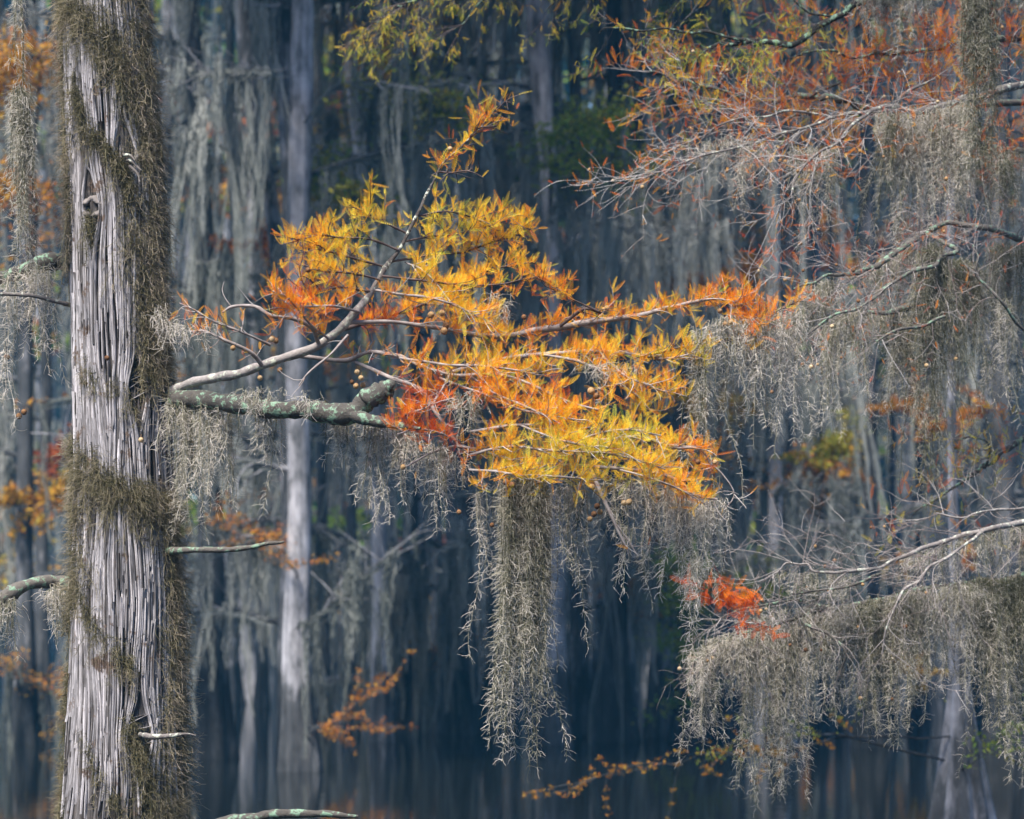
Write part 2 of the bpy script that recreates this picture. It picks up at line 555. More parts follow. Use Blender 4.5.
cypress = thing('cypress_tree', (trunk_c(0.0)[0], Y0, 0.0), 'big shaggy grey cypress trunk at the left carrying the bright orange branch', 'tree')
zs = np.concatenate([np.linspace(-0.15, 0.85, 30), np.arange(0.86, 4.5, 0.010), np.linspace(4.55, 9.7, 60)])
nth = 560
th = np.linspace(-np.pi, np.pi, nth, endpoint=False)
TH, ZZ = np.meshgrid(th, zs)
V = trunk_pt(TH, ZZ)
flute = np.clip((0.9 - ZZ) / 0.9, 0, 1) ** 2 * 0.12 * np.cos(TH * 7 + 0.4)
V[..., 0] += flute * np.sin(TH)
V[..., 1] -= flute * np.cos(TH)
_, tone = bark_field(TH, ZZ)
a = Acc()
k, s = np.meshgrid(np.arange(len(zs) - 1), np.arange(nth), indexing='ij')
s1 = (s + 1) % nth
a.add(V.reshape(-1, 3), np.stack([k * nth + s, k * nth + s1, (k + 1) * nth + s1, (k + 1) * nth + s], -1).reshape(-1, 4), tone.ravel())
# long flat strips of fibrous bark, shingled over one another, their ends lifting
n, K = 2400, 16
t0 = rng.uniform(-2.0, 2.0, n)
ln = 0.14 + 0.62 * rng.random(n) ** 1.3
z0 = rng.uniform(0.75, 4.35, n)
s_ = np.linspace(0, 1, K)[None]
zz = z0[:, None] + s_ * ln[:, None]
flow = (noise2((t0[:, None] + np.pi) / (2 * np.pi) * 18 + 0 * zz, zz * 1.8, 41, 18) - 0.5) * 0.16 + (noise2((t0[:, None] + np.pi) / (2 * np.pi) * 50 + 0 * zz, zz * 5, 42, 50) - 0.5) * 0.05
tt = t0[:, None] + flow + rng.normal(0, 0.012, n)[:, None] * (s_ - 0.5)
for kt, kz, kr in KNOTS:
    dt = tt - kt
    g = np.exp(-((zz - kz) / 0.12) ** 2)
    tt = tt + np.sign(dt) * 0.24 * g * np.exp(-np.abs(dt) / 0.22)
clear = np.zeros(n, bool)
for kt, kz, kr in KNOTS[:1]:
    clear |= ((np.abs(tt - kt) < 0.11) & (np.abs(zz - kz) < 0.022)).any(1)
wid = rng.uniform(0.0026, 0.0066, n) * np.where(clear, 0.02, 1)
wid = wid[:, None] * (np.sin(np.pi * (0.06 + 0.88 * s_)) ** 0.45) * (0.75 + 0.5 * noise2(zz * 14, t0[:, None] * 50, 43))
lift = rng.uniform(-0.002, 0.009, n)[:, None] + rng.exponential(0.0022, n)[:, None] * (np.abs(s_ * 2 - 1) ** 4) + 0.004 * noise2(zz * 22, t0[:, None] * 40, 44)
cx_, r_ = trunk_c(zz)
dd = 0.028 * (noise2(tt / (2 * np.pi) * 6, zz * 0.9, 8, 6) - 0.5)
vs = []
for c_k, h_k in ((-1, -0.007), (-0.6, 0.0), (0.05, 0.0025), (0.65, 0.0), (1, -0.007)):
    ang = tt + c_k * wid / r_
    rr_ = r_ + dd + lift + h_k
    vs.append(np.stack([cx_ + rr_ * np.sin(ang), Y0 - rr_ * np.cos(ang), zz], -1))
vs = np.stack(vs, 2)
k, s = np.meshgrid(np.arange(K - 1), np.arange(4), indexing='ij')
q = np.stack([k * 5 + s, k * 5 + s + 1, (k + 1) * 5 + s + 1, (k + 1) * 5 + s], -1).reshape(-1, 4)
tone = np.clip(rng.normal(0.57, 0.21, n)[:, None] + 0.3 * (noise2(zz * 9, t0[:, None] * 30, 45) - 0.5), 0.05, 1)
a.add(vs.reshape(-1, 3), (q[None] + (np.arange(n) * K * 5)[:, None, None]).reshape(-1, 4), np.repeat(tone.reshape(-1), 5))
trunk = a.build('trunk', M['bark'], cypress)


def make_knot(kt, kz, kr, seed):
    """A collared knot with a dark sunken middle."""
    ac = Acc()
    nu, nv = 26, 9
    u = np.arange(nu) * 2 * np.pi / nu
    rr = np.linspace(1.25, 0.06, nv)
    h = np.array([-0.034, -0.012, 0.000, 0.005, 0.003, -0.006, -0.020, -0.034, -0.040]) * (kr / 0.05)
    base = trunk_pt(np.array([kt]), np.array([kz]))[0]
    nrml = np.array([math.sin(kt), -math.cos(kt), -0.15])
    tx_ = np.array([math.cos(kt), math.sin(kt), 0])
    vv = []
    for j in range(nv):
        q = rr[j] * kr * (1 + 0.6 * (noise2(u * 8 / (2 * np.pi), j * 0.25, seed, 8) - 0.5))
        for i in range(nu):
            vv.append(base + tx_ * q[i] * 1.1 * math.cos(u[i]) + np.array([0, 0, 1]) * q[i] * 0.8 * math.sin(u[i]) + nrml * (h[j] + 0.018 * (noise2(u[i] * 16 / (2 * np.pi), j * 0.7, seed + 3, 16) - 0.4)))
    f = [(j * nu + i, j * nu + (i + 1) % nu, (j + 1) * nu + (i + 1) % nu, (j + 1) * nu + i) for j in range(nv - 1) for i in range(nu)]
    ac.add(vv, f, np.repeat(np.array([0.5, 0.6, 0.75, 0.8, 0.6, 0.4, 0.3, 0.25, 0.2]), nu))
    return ac.build('knot', M['knot'], trunk)


make_knot(*KNOTS[0], 3)
stub = Acc()
for (q, r_) in [([(128, 160), (134, 163), (142, 170)], 4.5), ([(130, 166), (137, 172), (140, 182)], 3.5), ([(124, 155), (131, 156), (135, 160)], 4)]:
    c, r = limb_curve([(x, y, r_ * (1 - 0.35 * k), -0.20 - 0.03 * k) for k, (x, y) in enumerate(q)], Y0, 12)
    stub.tubes(c, r[None] * 0.55, 0.3, 7)
stub.build('broken_stub', M['limb'], cypress)


# ------------------------------------------------------------------ near cypress: limbs
def limb_obj(parent, name, curves, mat, tone, sides=10):
    ac = Acc()
    for c, r in curves:
        ac.tubes(c, r[None], tone + 0.0 * r[None], sides)
    return ac.build(name, mat, parent)


# the pale limb that carries the orange sprays
A_c, A_r = limb_curve(wob=0.012, Yd=Y0, pts=[(150, 396, 9, 0.05), (178, 389, 7.5, -0.1), (215, 378, 6.5, -0.2), (245, 371, 6.5, -0.25), (270, 362, 6, -0.3), (320, 342, 6, -0.3), (352, 318, 5.5, -0.3),
                       (375, 290, 4.2, -0.25), (395, 255, 3.2, -0.2), (420, 212, 2.3, -0.15), (432, 188, 1.9, -0.1), (446, 165, 1.5, -0.1), (468, 138, 1.2, -0.1), (497, 110, 0.8, -0.1)])
A_r = A_r * 0.68
sub = []
SUB_PX = [
    # (points (px,py,r,dY)), pale limbs and branchlets of the orange branch
    [(262, 365, 2.6, -0.3), (250, 352, 2.2, -0.35), (225, 340, 1.7, -0.4), (206, 331, 1.3, -0.4), (192, 331, 0.9, -0.4)],
    [(318, 342, 3.0, -0.3), (312, 328, 2.6, -0.4), (292, 318, 2.4, -0.45), (270, 315, 2.2, -0.5), (255, 307, 2.0, -0.5), (232, 306, 1.6, -0.5), (222, 312, 1.1, -0.5)],
    [(270, 345, 1.6, -0.4), (240, 332, 1.4, -0.5), (215, 322, 1.2, -0.5), (197, 312, 0.9, -0.5), (180, 303, 0.7, -0.5)],
    [(300, 356, 2.6, -0.2), (345, 360, 2.6, -0.2), (372, 352, 2.4, -0.25), (398, 356, 2.6, -0.3), (420, 366, 2.2, -0.3), (450, 374, 1.8, -0.3), (490, 378, 1.4, -0.3)],
    [(355, 362, 2.4, -0.2), (390, 378, 2.4, -0.3), (420, 390, 2.2, -0.4), (432, 408, 2.6, -0.45), (445, 424, 2.2, -0.5), (456, 440, 1.8, -0.5), (460, 455, 1.2, -0.5)],
    [(456, 446, 1.6, -0.5), (440, 450, 1.4, -0.5), (420, 458, 1.2, -0.55), (404, 466, 1.0, -0.6)],
    [(456, 446, 1.9, -0.5), (480, 450, 1.8, -0.5), (520, 462, 1.8, -0.5), (560, 464, 2.2, -0.5), (600, 467, 2.2, -0.5), (640, 471, 2.0, -0.5), (672, 478, 1.6, -0.5), (695, 494, 1.2, -0.5)],
    [(340, 330, 2.5, -0.1), (380, 318, 2.2, 0.0), (420, 305, 2.0, 0.1), (455, 287, 1.8, 0.2), (490, 270, 1.4, 0.25), (530, 262, 1.0, 0.3)],
    [(350, 322, 2.6, -0.3), (400, 322, 2.4, -0.2), (450, 330, 2.6, -0.1), (500, 336, 3.0, 0), (545, 329, 4.0, 0.05), (590, 322, 3.8, 0.1), (635, 316, 3.2, 0.12), (670, 307, 2.6, 0.15), (715, 299, 2.0, 0.2),
     (740, 306, 1.4, 0.2), (752, 316, 1.0, 0.2)],
    [(560, 326, 2.0, 0.05), (585, 309, 1.7, 0), (600, 312, 1.6, 0), (570, 298, 1.0, -0.05), (552, 288, 0.8, -0.1)],
    [(440, 375, 2.2, -0.3), (500, 360, 2.4, -0.2), (545, 354, 2.6, -0.1), (590, 352, 2.6, -0.1), (640, 356, 2.4, 0.0), (670, 358, 1.8, 0.0), (700, 352, 1.0, 0.0)],
    [(640, 356, 1.8, 0), (660, 352, 1.6, 0.0), (690, 345, 1.4, 0.1), (740, 338, 1.2, 0.15), (765, 318, 1.0, 0.2), (800, 300, 0.8, 0.3)],
    [(460, 376, 2.0, -0.4), (500, 375, 2.0, -0.4), (540, 388, 1.8, -0.45), (570, 402, 1.6, -0.5), (600, 410, 1.2, -0.5)],
    [(540, 354, 1.7, -0.1), (580, 362, 1.6, -0.2), (610, 378, 1.5, -0.3), (635, 396, 1.3, -0.3), (650, 410, 1.0, -0.3)],
    [(590, 468, 2.4, -0.5), (598, 484, 2.2, -0.55), (608, 508, 2.0, -0.6), (616, 528, 1.8, -0.6), (624, 545, 1.2, -0.6), (630, 556, 0.7, -0.6)],
    [(617, 525, 1.2, -0.6), (628, 540, 1.0, -0.6), (638, 556, 0.7, -0.6)],
    [(682, 489, 2.6, -0.5), (700, 497, 2.2, -0.5), (716, 500, 1.5, -0.5)],
    [(708, 462, 0.9, -0.5), (722, 474, 0.9, -0.5), (735, 494, 0.8, -0.5), (726, 510, 0.7, -0.5)],
    [(600, 440, 1.8, -0.55), (640, 438, 1.8, -0.55), (672, 448, 1.6, -0.5), (700, 450, 1.2, -0.5), (712, 470, 0.8, -0.5)],
    [(470, 432, 1.6, -0.55), (520, 425, 1.8, -0.6), (560, 430, 2.0, -0.6), (600, 440, 1.8, -0.55)],
    [(348, 335, 1.6, -0.45), (330, 355, 1.4, -0.5), (310, 372, 1.2, -0.5), (298, 386, 0.9, -0.5)],
    # upper tiers on the rising leader
    [(372, 292, 1.5, -0.25), (340, 286, 1.4, -0.3), (318, 292, 1.2, -0.35), (300, 288, 0.9, -0.35)],
    [(380, 280, 1.4, -0.25), (350, 272, 1.3, -0.35), (325, 272, 1.2, -0.4), (305, 266, 0.9, -0.4)],
    [(388, 268, 1.4, -0.2), (355, 258, 1.3, -0.3), (330, 252, 1.2, -0.35), (312, 244, 0.8, -0.35)],
    [(398, 250, 1.4, -0.2), (370, 240, 1.3, -0.25), (340, 238, 1.1, -0.3), (318, 236, 0.8, -0.35), (292, 242, 0.6, -0.4)],
    [(408, 234, 1.3, -0.15), (385, 222, 1.1, -0.2), (368, 212, 0.8, -0.2), (372, 204, 0.7, -0.25)],
    [(390, 262, 1.3, -0.2), (425, 256, 1.3, -0.1), (460, 252, 1.2, 0), (500, 240, 1.0, 0.05), (522, 226, 0.7, 0.1)],
    [(382, 276, 1.4, -0.25), (420, 280, 1.4, -0.25), (460, 284, 1.3, -0.2), (500, 284, 1.1, -0.15), (535, 278, 0.8, -0.1), (560, 290, 0.6, -0.1)],
    [(402, 242, 1.3, -0.15), (430, 236, 1.2, -0.1), (462, 232, 1.1, -0.05), (490, 222, 0.9, 0), (508, 214, 0.6, 0)],
    [(418, 216, 1.1, -0.15), (445, 212, 1.0, -0.1), (470, 216, 0.9, -0.05), (496, 230, 0.7, 0)],
    [(375, 290, 1.6, -0.25), (405, 294, 1.5, -0.35), (440, 300, 1.4, -0.4), (470, 312, 1.1, -0.4), (494, 325, 0.7, -0.4)],
    [(405, 262, 1.0, -0.15), (425, 272, 1.0, -0.2), (450, 300, 0.9, -0.3), (478, 318, 0.7, -0.3)],
    [(440, 172, 0.9, -0.1), (452, 172, 0.8, -0.15), (468, 170, 0.7, -0.2), (482, 178, 0.5, -0.2)],
    [(470, 136, 0.9, -0.1), (480, 128, 0.8, -0.1), (494, 126, 0.6, -0.15)],
    [(497, 110, 0.8, -0.1), (506, 102, 0.7, -0.1), (509, 110, 0.5, -0.1)],
    # lower front tiers
    [(470, 455, 1.6, -0.5), (510, 447, 1.5, -0.65), (550, 450, 1.4, -0.7), (590, 452, 1.3, -0.7), (630, 458, 1.1, -0.7), (665, 470, 0.8, -0.7)],
    [(440, 378, 1.5, -0.35), (480, 392, 1.5, -0.5), (520, 408, 1.4, -0.6), (550, 415, 1.2, -0.65), (580, 420, 0.9, -0.65)],
    [(470, 470, 1.4, -0.55), (500, 472, 1.3, -0.75), (535, 476, 1.2, -0.8), (570, 478, 1.0, -0.8), (600, 480, 0.8, -0.8)],
    [(560, 450, 1.4, -0.7), (590, 436, 1.3, -0.8), (625, 430, 1.1, -0.85), (660, 436, 0.8, -0.85)],
    [(520, 425, 1.3, -0.6), (550, 436, 1.2, -0.8), (585, 446, 1.1, -0.85), (620, 450, 0.8, -0.85)],
    [(620, 470, 1.3, -0.55), (650, 478, 1.2, -0.6), (680, 490, 1.0, -0.6), (705, 505, 0.8, -0.6)],
    [(456, 440, 1.4, -0.5), (440, 432, 1.2, -0.6), (418, 428, 1.1, -0.65), (398, 434, 0.8, -0.7)],
    [(450, 374, 1.4, -0.35), (440, 392, 1.2, -0.5), (425, 408, 1.1, -0.6), (405, 415, 0.8, -0.65)],
    [(330, 340, 1.6, -0.3), (310, 322, 1.3, -0.45), (290, 300, 1.1, -0.55), (272, 292, 0.8, -0.6)],
    [(360, 312, 1.4, -0.3), (335, 306, 1.3, -0.45), (310, 306, 1.1, -0.5), (285, 312, 0.8, -0.55)],
    [(600, 352, 1.4, -0.1), (620, 372, 1.3, -0.3), (645, 384, 1.1, -0.4), (668, 392, 0.8, -0.4)],
    [(470, 376, 1.4, -0.45), (500, 396, 1.3, -0.6), (535, 410, 1.2, -0.7), (560, 424, 0.9, -0.7)],
    [(400, 358, 1.5, -0.35), (430, 362, 1.5, -0.45), (470, 366, 1.4, -0.5), (510, 370, 1.2, -0.5), (540, 376, 0.9, -0.5)],
]
for q in SUB_PX:
    sub.append(limb_curve(q, Y0, wob=0.006))
ac = Acc()
ac.tubes(A_c, A_r[None], np.interp(A_c[:, 2], [CAMZ + (HOR - 315) / F * Y0, CAMZ + (HOR - 270) / F * Y0], [0.68, 0.1])[None], 10)
orange_limb = ac.build('limb', M['limb'], cypress)
orange_limb['label'] = 'pale slender limb bearing the orange and yellow sprays'
a = Acc()
UP = lambda c: c[-1, 2] > CAMZ + (HOR - 305) / F * Y0
for c, r in sub:
    a.tubes(c, r[None] * 0.85, (0.12 if UP(c) else 0.6) + 0 * r[None], 6)
TW = []          # (twig arrays, tone)
# tone field over the picture: what colour the sprays have where
TONES = [(455, 140, 0.46), (505, 115, 0.62), (440, 190, 0.68), (400, 230, 0.68), (450, 220, 0.69), (520, 235, 0.52), (330, 255, 0.64), (305, 250, 0.5), (370, 270, 0.62), (430, 265, 0.62), (480, 265, 0.56),
         (300, 300, 0.36), (330, 305, 0.38), (260, 330, 0.36), (205, 310, 0.42), (200, 375, 0.34), (300, 350, 0.42), (390, 320, 0.22), (400, 300, 0.48), (460, 305, 0.56), (520, 290, 0.44), (470, 345, 0.50),
         (430, 345, 0.36), (540, 335, 0.38), (590, 330, 0.42), (640, 310, 0.46), (690, 300, 0.44), (730, 300, 0.38), (765, 305, 0.34), (660, 340, 0.58), (700, 335, 0.68), (600, 350, 0.52), (650, 355, 0.56),
         (450, 365, 0.6), (500, 360, 0.55), (540, 365, 0.56), (600, 380, 0.5), (650, 375, 0.52), (400, 385, 0.34), (430, 400, 0.25), (470, 405, 0.26), (520, 395, 0.42), (560, 400, 0.42), (580, 410, 0.42),
         (450, 440, 0.24), (470, 450, 0.36), (500, 440, 0.55), (540, 440, 0.68), (600, 440, 0.68), (640, 435, 0.69), (600, 455, 0.74), (660, 445, 0.6), (690, 445, 0.4), (480, 480, 0.52), (520, 470, 0.64),
         (560, 465, 0.6), (640, 462, 0.62), (670, 470, 0.5), (700, 480, 0.46), (490, 460, 0.62), (425, 440, 0.2)]
TXY = np.array([t[:2] for t in TONES], float)
TV = np.array([t[2] for t in TONES])


def tone_at(p):
    px = 512 + p[:, 0] / p[:, 1] * F
    py = HOR - (p[:, 2] - CAMZ) / p[:, 1] * F
    d = (px[:, None] - TXY[:, 0]) ** 2 + ((py[:, None] - TXY[:, 1]) * 1.3) ** 2 + 90
    w = 1 / d ** 1.5
    return (w * TV).sum(1) / w.sum(1) + 0.02


leaves = Acc()
BARE = {14, 15, 16, 17, 20, 5, 1}
FEW = {0, 2, 3, 4, 9, 11, 32, 33, 34}
for i, (c, r) in enumerate(sub):
    L = np.linalg.norm(np.diff(c, axis=0), axis=1).sum()
    nt_ = int(L * (52 if i not in BARE else 9))
    tw = side_twigs(c, max(3, nt_), 0.12 if i not in FEW else 0.10, up=0.2, flat=0.65, t0=0.08)
    a.tubes(tw, np.linspace(0.0022, 0.0010, 7)[None], (0.15 if UP(c) else 0.7) + rng.normal(0, 0.15, len(tw)), 4)
    per = 1 if i in BARE else (2 if i in FEW else 16)
    sel = tw if i not in BARE else tw[::3]
    if len(sel):
        fronds_along(leaves, sel, per, 0.050, tone_at(sel[:, 3]), 0.12)
    if i == 8 or i == 11:
        tq = side_twigs(c, 26, 0.10, up=0.1, t0=0.55)
        a.tubes(tq, np.linspace(0.002, 0.001, 7)[None], 0.6, 4)
        fronds_along(leaves, tq, 6, 0.058, tone_at(tq[:, 3]), 0.12)
    # sprays straight on the branchlet too
    if i not in BARE:
        fronds_along(leaves, c[None], int(L * (75 if i not in FEW else 24)), 0.053, float(tone_at(c[len(c) // 2][None])[0]), 0.12)
# plume on the leader's tip
tip = A_c[int(len(A_c) * 0.78):]
fronds_along(leaves, tip[None], 70, 0.07, 0.46, 0.16, upb=0.45)
tw = side_twigs(tip, 26, 0.11, up=0.2)
a.tubes(tw, np.linspace(0.0014, 0.0006, 7)[None], 0.3 + 0 * tw[:, 0, 0], 4)
fronds_along(leaves, tw, 4, 0.065, tone_at(tw[:, 3]), 0.12)
a.build('twigs', M['twig'], orange_limb)
leaves.build('foliage', M['leaf'], orange_limb, smooth=False)
for (x, y, dy, s) in [(233, 348, -.5, 1.0), (293, 296, -.45, 1.0), (305, 301, -.5, 1.0), (308, 270, -.45, 1.0), (313, 261, -.4, .9), (272, 339, -.45, 1.1), (276, 341, -.42, 1.0), (280, 370, -.4, 1), (260, 378, -.4, 1),
                    (357, 372, -.4, 1), (361, 378, -.4, 1), (356, 386, -.4, 1.1), (363, 385, -.38, 1), (352, 382, -.36, .9), (431, 315, -.3, 1.3), (442, 313, -.3, 1.2), (444, 331, -.35, 1.4), (446, 326, -.3, 1.2),
                    (478, 316, -.3, 1.1), (524, 317, -.2, 1.0), (490, 374, -.45, 1.0), (450, 149, -.2, 1.0), (540, 482, -.6, 1.1), (506, 482, -.6, 1.2), (512, 485, -.6, 1.2), (508, 490, -.58, 1.1), (592, 487, -.6, 1.2),
                    (597, 506, -.6, 1.1), (600, 512, -.58, 1.0), (594, 514, -.6, 1.1), (590, 519, -.6, 1), (624, 503, -.6, 1.1), (629, 502, -.62, 1.2), (698, 462, -.6, 1), (715, 462, -.6, .9), (607, 308, 0, 1.0),
                    (604, 310, 0.02, 1.0), (725, 324, .1, 1.0), (731, 322, .1, 1.0), (720, 311, .1, 1), (550, 430, -.6, 1), (658, 497, -.6, 1.1), (459, 512, -.6, .9), (492, 525, -.6, .9), (591, 391, -.4, 1.4), (596, 396, -.4, 1.2),
                    (637, 373, -.2, 1.2), (403, 467, -.6, 1)]:
    put_cone(orange_limb, W(x, y, Y0 + dy), s)

# the dark lichened limb below it, broken off in a mossy end
B = limb_curve([(150, 396, 12, 0.1), (176, 399, 9, -0.1), (230, 404, 8.5, -0.3), (275, 408, 8.5, -0.45), (310, 411, 9, -0.5), (345, 413, 10, -0.55), (362, 404, 10.5, -0.55), (376, 396, 10, -0.55), (390, 389, 8.5, -0.55), (394, 388, 3, -0.55)], Y0, wob=0.012)
mossy = limb_obj(cypress, 'limb', [B, limb_curve([(340, 412, 7, -0.55), (372, 420, 5, -0.6), (400, 426, 3.5, -0.65), (420, 428, 1.5, -0.7)], Y0)], M['limb_mossy'], 0.4, 14)
mossy['label'] = 'thick dark limb crusted with green lichen, broken short'
# small stubs and side limbs of the same trunk
for pts, mat, tn, lab in [
    ([(150, 553, 5, 0.0), (190, 550, 3.0, -0.2), (230, 549, 2.6, -0.3), (262, 545, 2.2, -0.3), (283, 541, 1.2, -0.3)], 'limb_mossy', 0.6, 'thin dead limb with green lichen'),
    ([(100, 590, 8, 0.1), (62, 582, 6.5, 0.1), (40, 581, 6, 0.05), (20, 588, 6.5, 0), (6, 597, 7.5, 0), (-20, 612, 8, 0), (-60, 630, 8, 0)], 'limb_mossy', 0.7, 'short crooked limb thick with pale lichen'),
    ([(100, 268, 9, 0.2), (66, 264, 9, 0.15), (48, 262, 9, 0.1), (30, 268, 8, 0.1), (10, 275, 6.5, 0.1), (-20, 282, 6, 0.1), (-70, 280, 6, 0.1)], 'limb_mossy', 0.35, 'dark limb with lichen rosettes'),
    ([(90, 309, 3.5, 0.1), (64, 303, 2.2, -0.05), (40, 297, 2.0, -0.1), (10, 294, 1.8, -0.1), (-30, 292, 1.5, -0.1)], 'limb', 0.35, 'thin bare brown limb'),
    ([(146, 737, 3, -0.05), (140, 736, 2.4, -0.25), (152, 738, 2.6, -0.33), (166, 737, 2.4, -0.36), (184, 735, 1.4, -0.36), (196, 736, 0.7, -0.36)], 'limb', 0.45, 'short curled dead stub'),
    ([(118, 880, 7, -0.2), (180, 838, 5.5, -0.5), (235, 820, 4.5, -0.6), (280, 815, 4.2, -0.6), (320, 814, 3.4, -0.6), (356, 817, 1.6, -0.6)], 'limb_mossy', 0.45, 'low dead limb with specks of green lichen'),
]:
    o = limb_obj(cypress, 'limb', [limb_curve(pts, Y0, wob=0.008)], M[mat], tn)
    o['label'] = lab


def high_crown(tree, x, Y, z0, z1, n_l, reach, seed_tone, nleaf):  # out of view, added to shade the trees standing behind
    """Limbs and loose foliage of a near tree, above the picture."""
    ac, la, cen = Acc(), Acc(), []
    for _ in range(n_l):
        zb = rng.uniform(z0, z1)
        az = rng.uniform(0, 2 * np.pi)
        L = reach * rng.uniform(0.5, 1.0) * (1.2 - 0.7 * (zb - z0) / (z1 - z0))
        b = np.array([x, Y, zb])
        e = b + np.array([math.cos(az) * L, math.sin(az) * L, 0.3 * L])
        c = catmull([b, (b + e) / 2 + rng.normal(0, 0.15, 3), e], 12)
        ac.tubes(c, np.linspace(0.07, 0.012, 12)[None], 0.4, 6)
        cen += list(c[3:])
    ac.build('limb', M['limb'], tree)
    cen = np.array(cen)
    p = cen[rng.integers(0, len(cen), nleaf)] + rng.normal(0, 1, (nleaf, 3)) * np.array([0.6, 0.6, 0.22])
    axl = nrm(rng.normal(0, 1, (nleaf, 3)))
    sd_ = nrm(np.cross(axl, rng.normal(0, 1, (nleaf, 3))))
    Ls = 0.40 * rng.uniform(0.5, 1.4, (nleaf, 1))
    v_ = np.stack([p, p + axl * Ls * 0.5 + sd_ * Ls * 0.3, p + axl * Ls, p + axl * Ls * 0.5 - sd_ * Ls * 0.3], 1)
    la.add(v_.reshape(-1, 3), np.arange(nleaf * 4).reshape(-1, 4), np.repeat(np.clip(seed_tone + rng.normal(0, 0.12, nleaf), 0, 1), 4))
    la.build('crown', M['far_leaf'], tree, smooth=False)


high_crown(cypress, trunk_c(9.0)[0], Y0, 9.0, 17, 12, 3.0, 0.45, 1100)
# ------------------------------------------------------------------ moss clinging to the trunk (each patch its own thing)
def trunk_moss(label, path, dens, length, tone_mid, tone_tip, outward=0.5, mat_n=0.6):
    """path: (px offset from the axis in trunk radii, py, half width in px) along the patch; strands root in the bark."""
    p = np.array(path, float)
    L = np.abs(np.diff(p[:, 1])).sum() + np.abs(np.diff(p[:, 0])).sum() * 45
    c = catmull(p, 60)
    n = int(dens * L * np.mean(p[:, 2]) * 0.034)
    i = rng.integers(0, 60, n)
    u, py, hw = c[i, 0], c[i, 1], c[i, 2]
    g = np.clip(rng.normal(0, 0.6, n), -1.6, 1.6) * (0.55 + 0.9 * noise2(i * 0.16, len(label) * 1.3, 51))
    py = py + rng.normal(0, 5, n) + (rng.normal(0, 1, n) * 0.3 * hw)
    z = CAMZ + (HOR - py) / F * Y0
    cx, r = trunk_c(z)
    th_ = np.arcsin(np.clip(u, -1, 1)) * 1.0 + np.where(np.abs(u) > 1, (np.abs(u) - 1) * np.sign(u) * 1.5, 0) + g * hw / (r / Y0 * F) * np.where(np.abs(u) > 0.85, 1.5, 1.0)
    keep = noise2(z * 17, th_ * 7, len(label)) * 0.6 + noise2(z * 55, th_ * 20, len(label) + 1) * 0.4 > rng.uniform(0.15, 0.48, n)
    th_, z, n = th_[keep], z[keep], int(keep.sum())
    b = trunk_pt(th_, z, rng.uniform(0.004, 0.022, n))
    o = np.stack([np.sin(th_), -np.cos(th_), np.full(n, -0.25)], 1)
    ac = Acc()
    k = int(n * mat_n)
    t = tone_mid + rng.normal(0, 0.12, n) + 0.25 * (noise2(z * 14, th_ * 6, 31) - 0.5)
    # lying strands that make the mat, then the ones that stand out from it
    curls(ac, b[:k], None, length * 0.75 * rng.uniform(0.5, 1.4, k), 0.0011, np.clip(t[:k] * 0.9, 0.02, 1), K=6, down=0.8, out=o[:k] * 0.15, tip=0.06)
    curls(ac, b[k:], None, length * rng.uniform(0.5, 1.7, n - k), 0.0007, np.clip(t[k:] + tone_tip, 0.05, 1), K=6, down=0.25, out=o[k:] * outward * 0.75, tip=0.22)
    q = max(4, n // 70)
    sel = rng.integers(0, n, q)
    st_ = b[sel] + o[sel] * rng.uniform(0.005, 0.03, (q, 1))
    Lq = rng.uniform(0.07, 0.2, q) * length / 0.055
    Pq = walk(st_, Lq, 9, np.zeros(2), 0.16)
    # they hang off the bark, never into it
    cq, rq = trunk_c(Pq[..., 2])
    off = Pq[..., :2] - np.stack([cq, np.full_like(cq, Y0)], -1)
    dq = np.linalg.norm(off, axis=-1)
    off *= (np.maximum(dq, rq + 0.02) / dq)[..., None]
    Pq[..., :2] = np.stack([cq, np.full_like(cq, Y0)], -1) + off
    tq = np.clip(tone_mid + tone_tip * 0.8 + rng.normal(0, 0.12, q), 0, 1)
    ac.tubes(Pq, 0.0009, tq, 3)
    mq = q * 26
    iq, uq = rng.integers(0, q, mq), rng.random(mq) * 7.99
    kq = uq.astype(int)
    bq = Pq[iq, kq] + (Pq[iq, kq + 1] - Pq[iq, kq]) * (uq - kq)[:, None]
    curls(ac, bq, None, rng.uniform(0.012, 0.045, mq), 0.0007, np.clip(tq[iq] + rng.normal(0.05, 0.12, mq), 0, 1), K=6)
    ob = ac.build('trunk_moss', M['fuzz'], None, smooth=False)
    return tag(ob, label, 'moss', 'moss clinging to the near trunk')


trunk_moss('long shaggy brown moss strip down the upper right edge of the near trunk', [(0.80, -60, 12), (0.9, 60, 14), (0.95, 150, 17), (0.9, 240, 20), (0.84, 310, 19), (0.95, 385, 10)], 62, 0.065, 0.24, 0.30, 0.9)
trunk_moss('olive moss sash slanting across the top of the near trunk', [(-0.95, 5, 14), (-0.45, 22, 20), (0.0, 45, 17), (0.4, 75, 14), (0.75, 115, 14), (0.9, 165, 14)], 60, 0.052, 0.27, 0.14, 0.4)
trunk_moss('brown moss hem on the left edge of the near trunk above the dark limb', [(-1.0, -30, 10), (-1.0, 60, 10), (-0.98, 150, 9), (-0.95, 210, 8), (-1.0, 262, 6)], 62, 0.068, 0.24, 0.36, 0.9)
trunk_moss('thin moss thread winding down the bark beside the upper knot', [(-0.65, 85, 5), (-0.5, 120, 5), (-0.2, 145, 4), (0.15, 165, 5), (0.42, 190, 9), (0.55, 250, 12), (0.6, 330, 10), (0.7, 390, 8)], 52, 0.045, 0.2, 0.12, 0.3)
trunk_moss('dark green moss tuft under the knot with a hollow on the near trunk', [(-0.45, 222, 7), (-0.42, 236, 7), (-0.38, 250, 4)], 60, 0.035, 0.12, 0.05, 0.3)
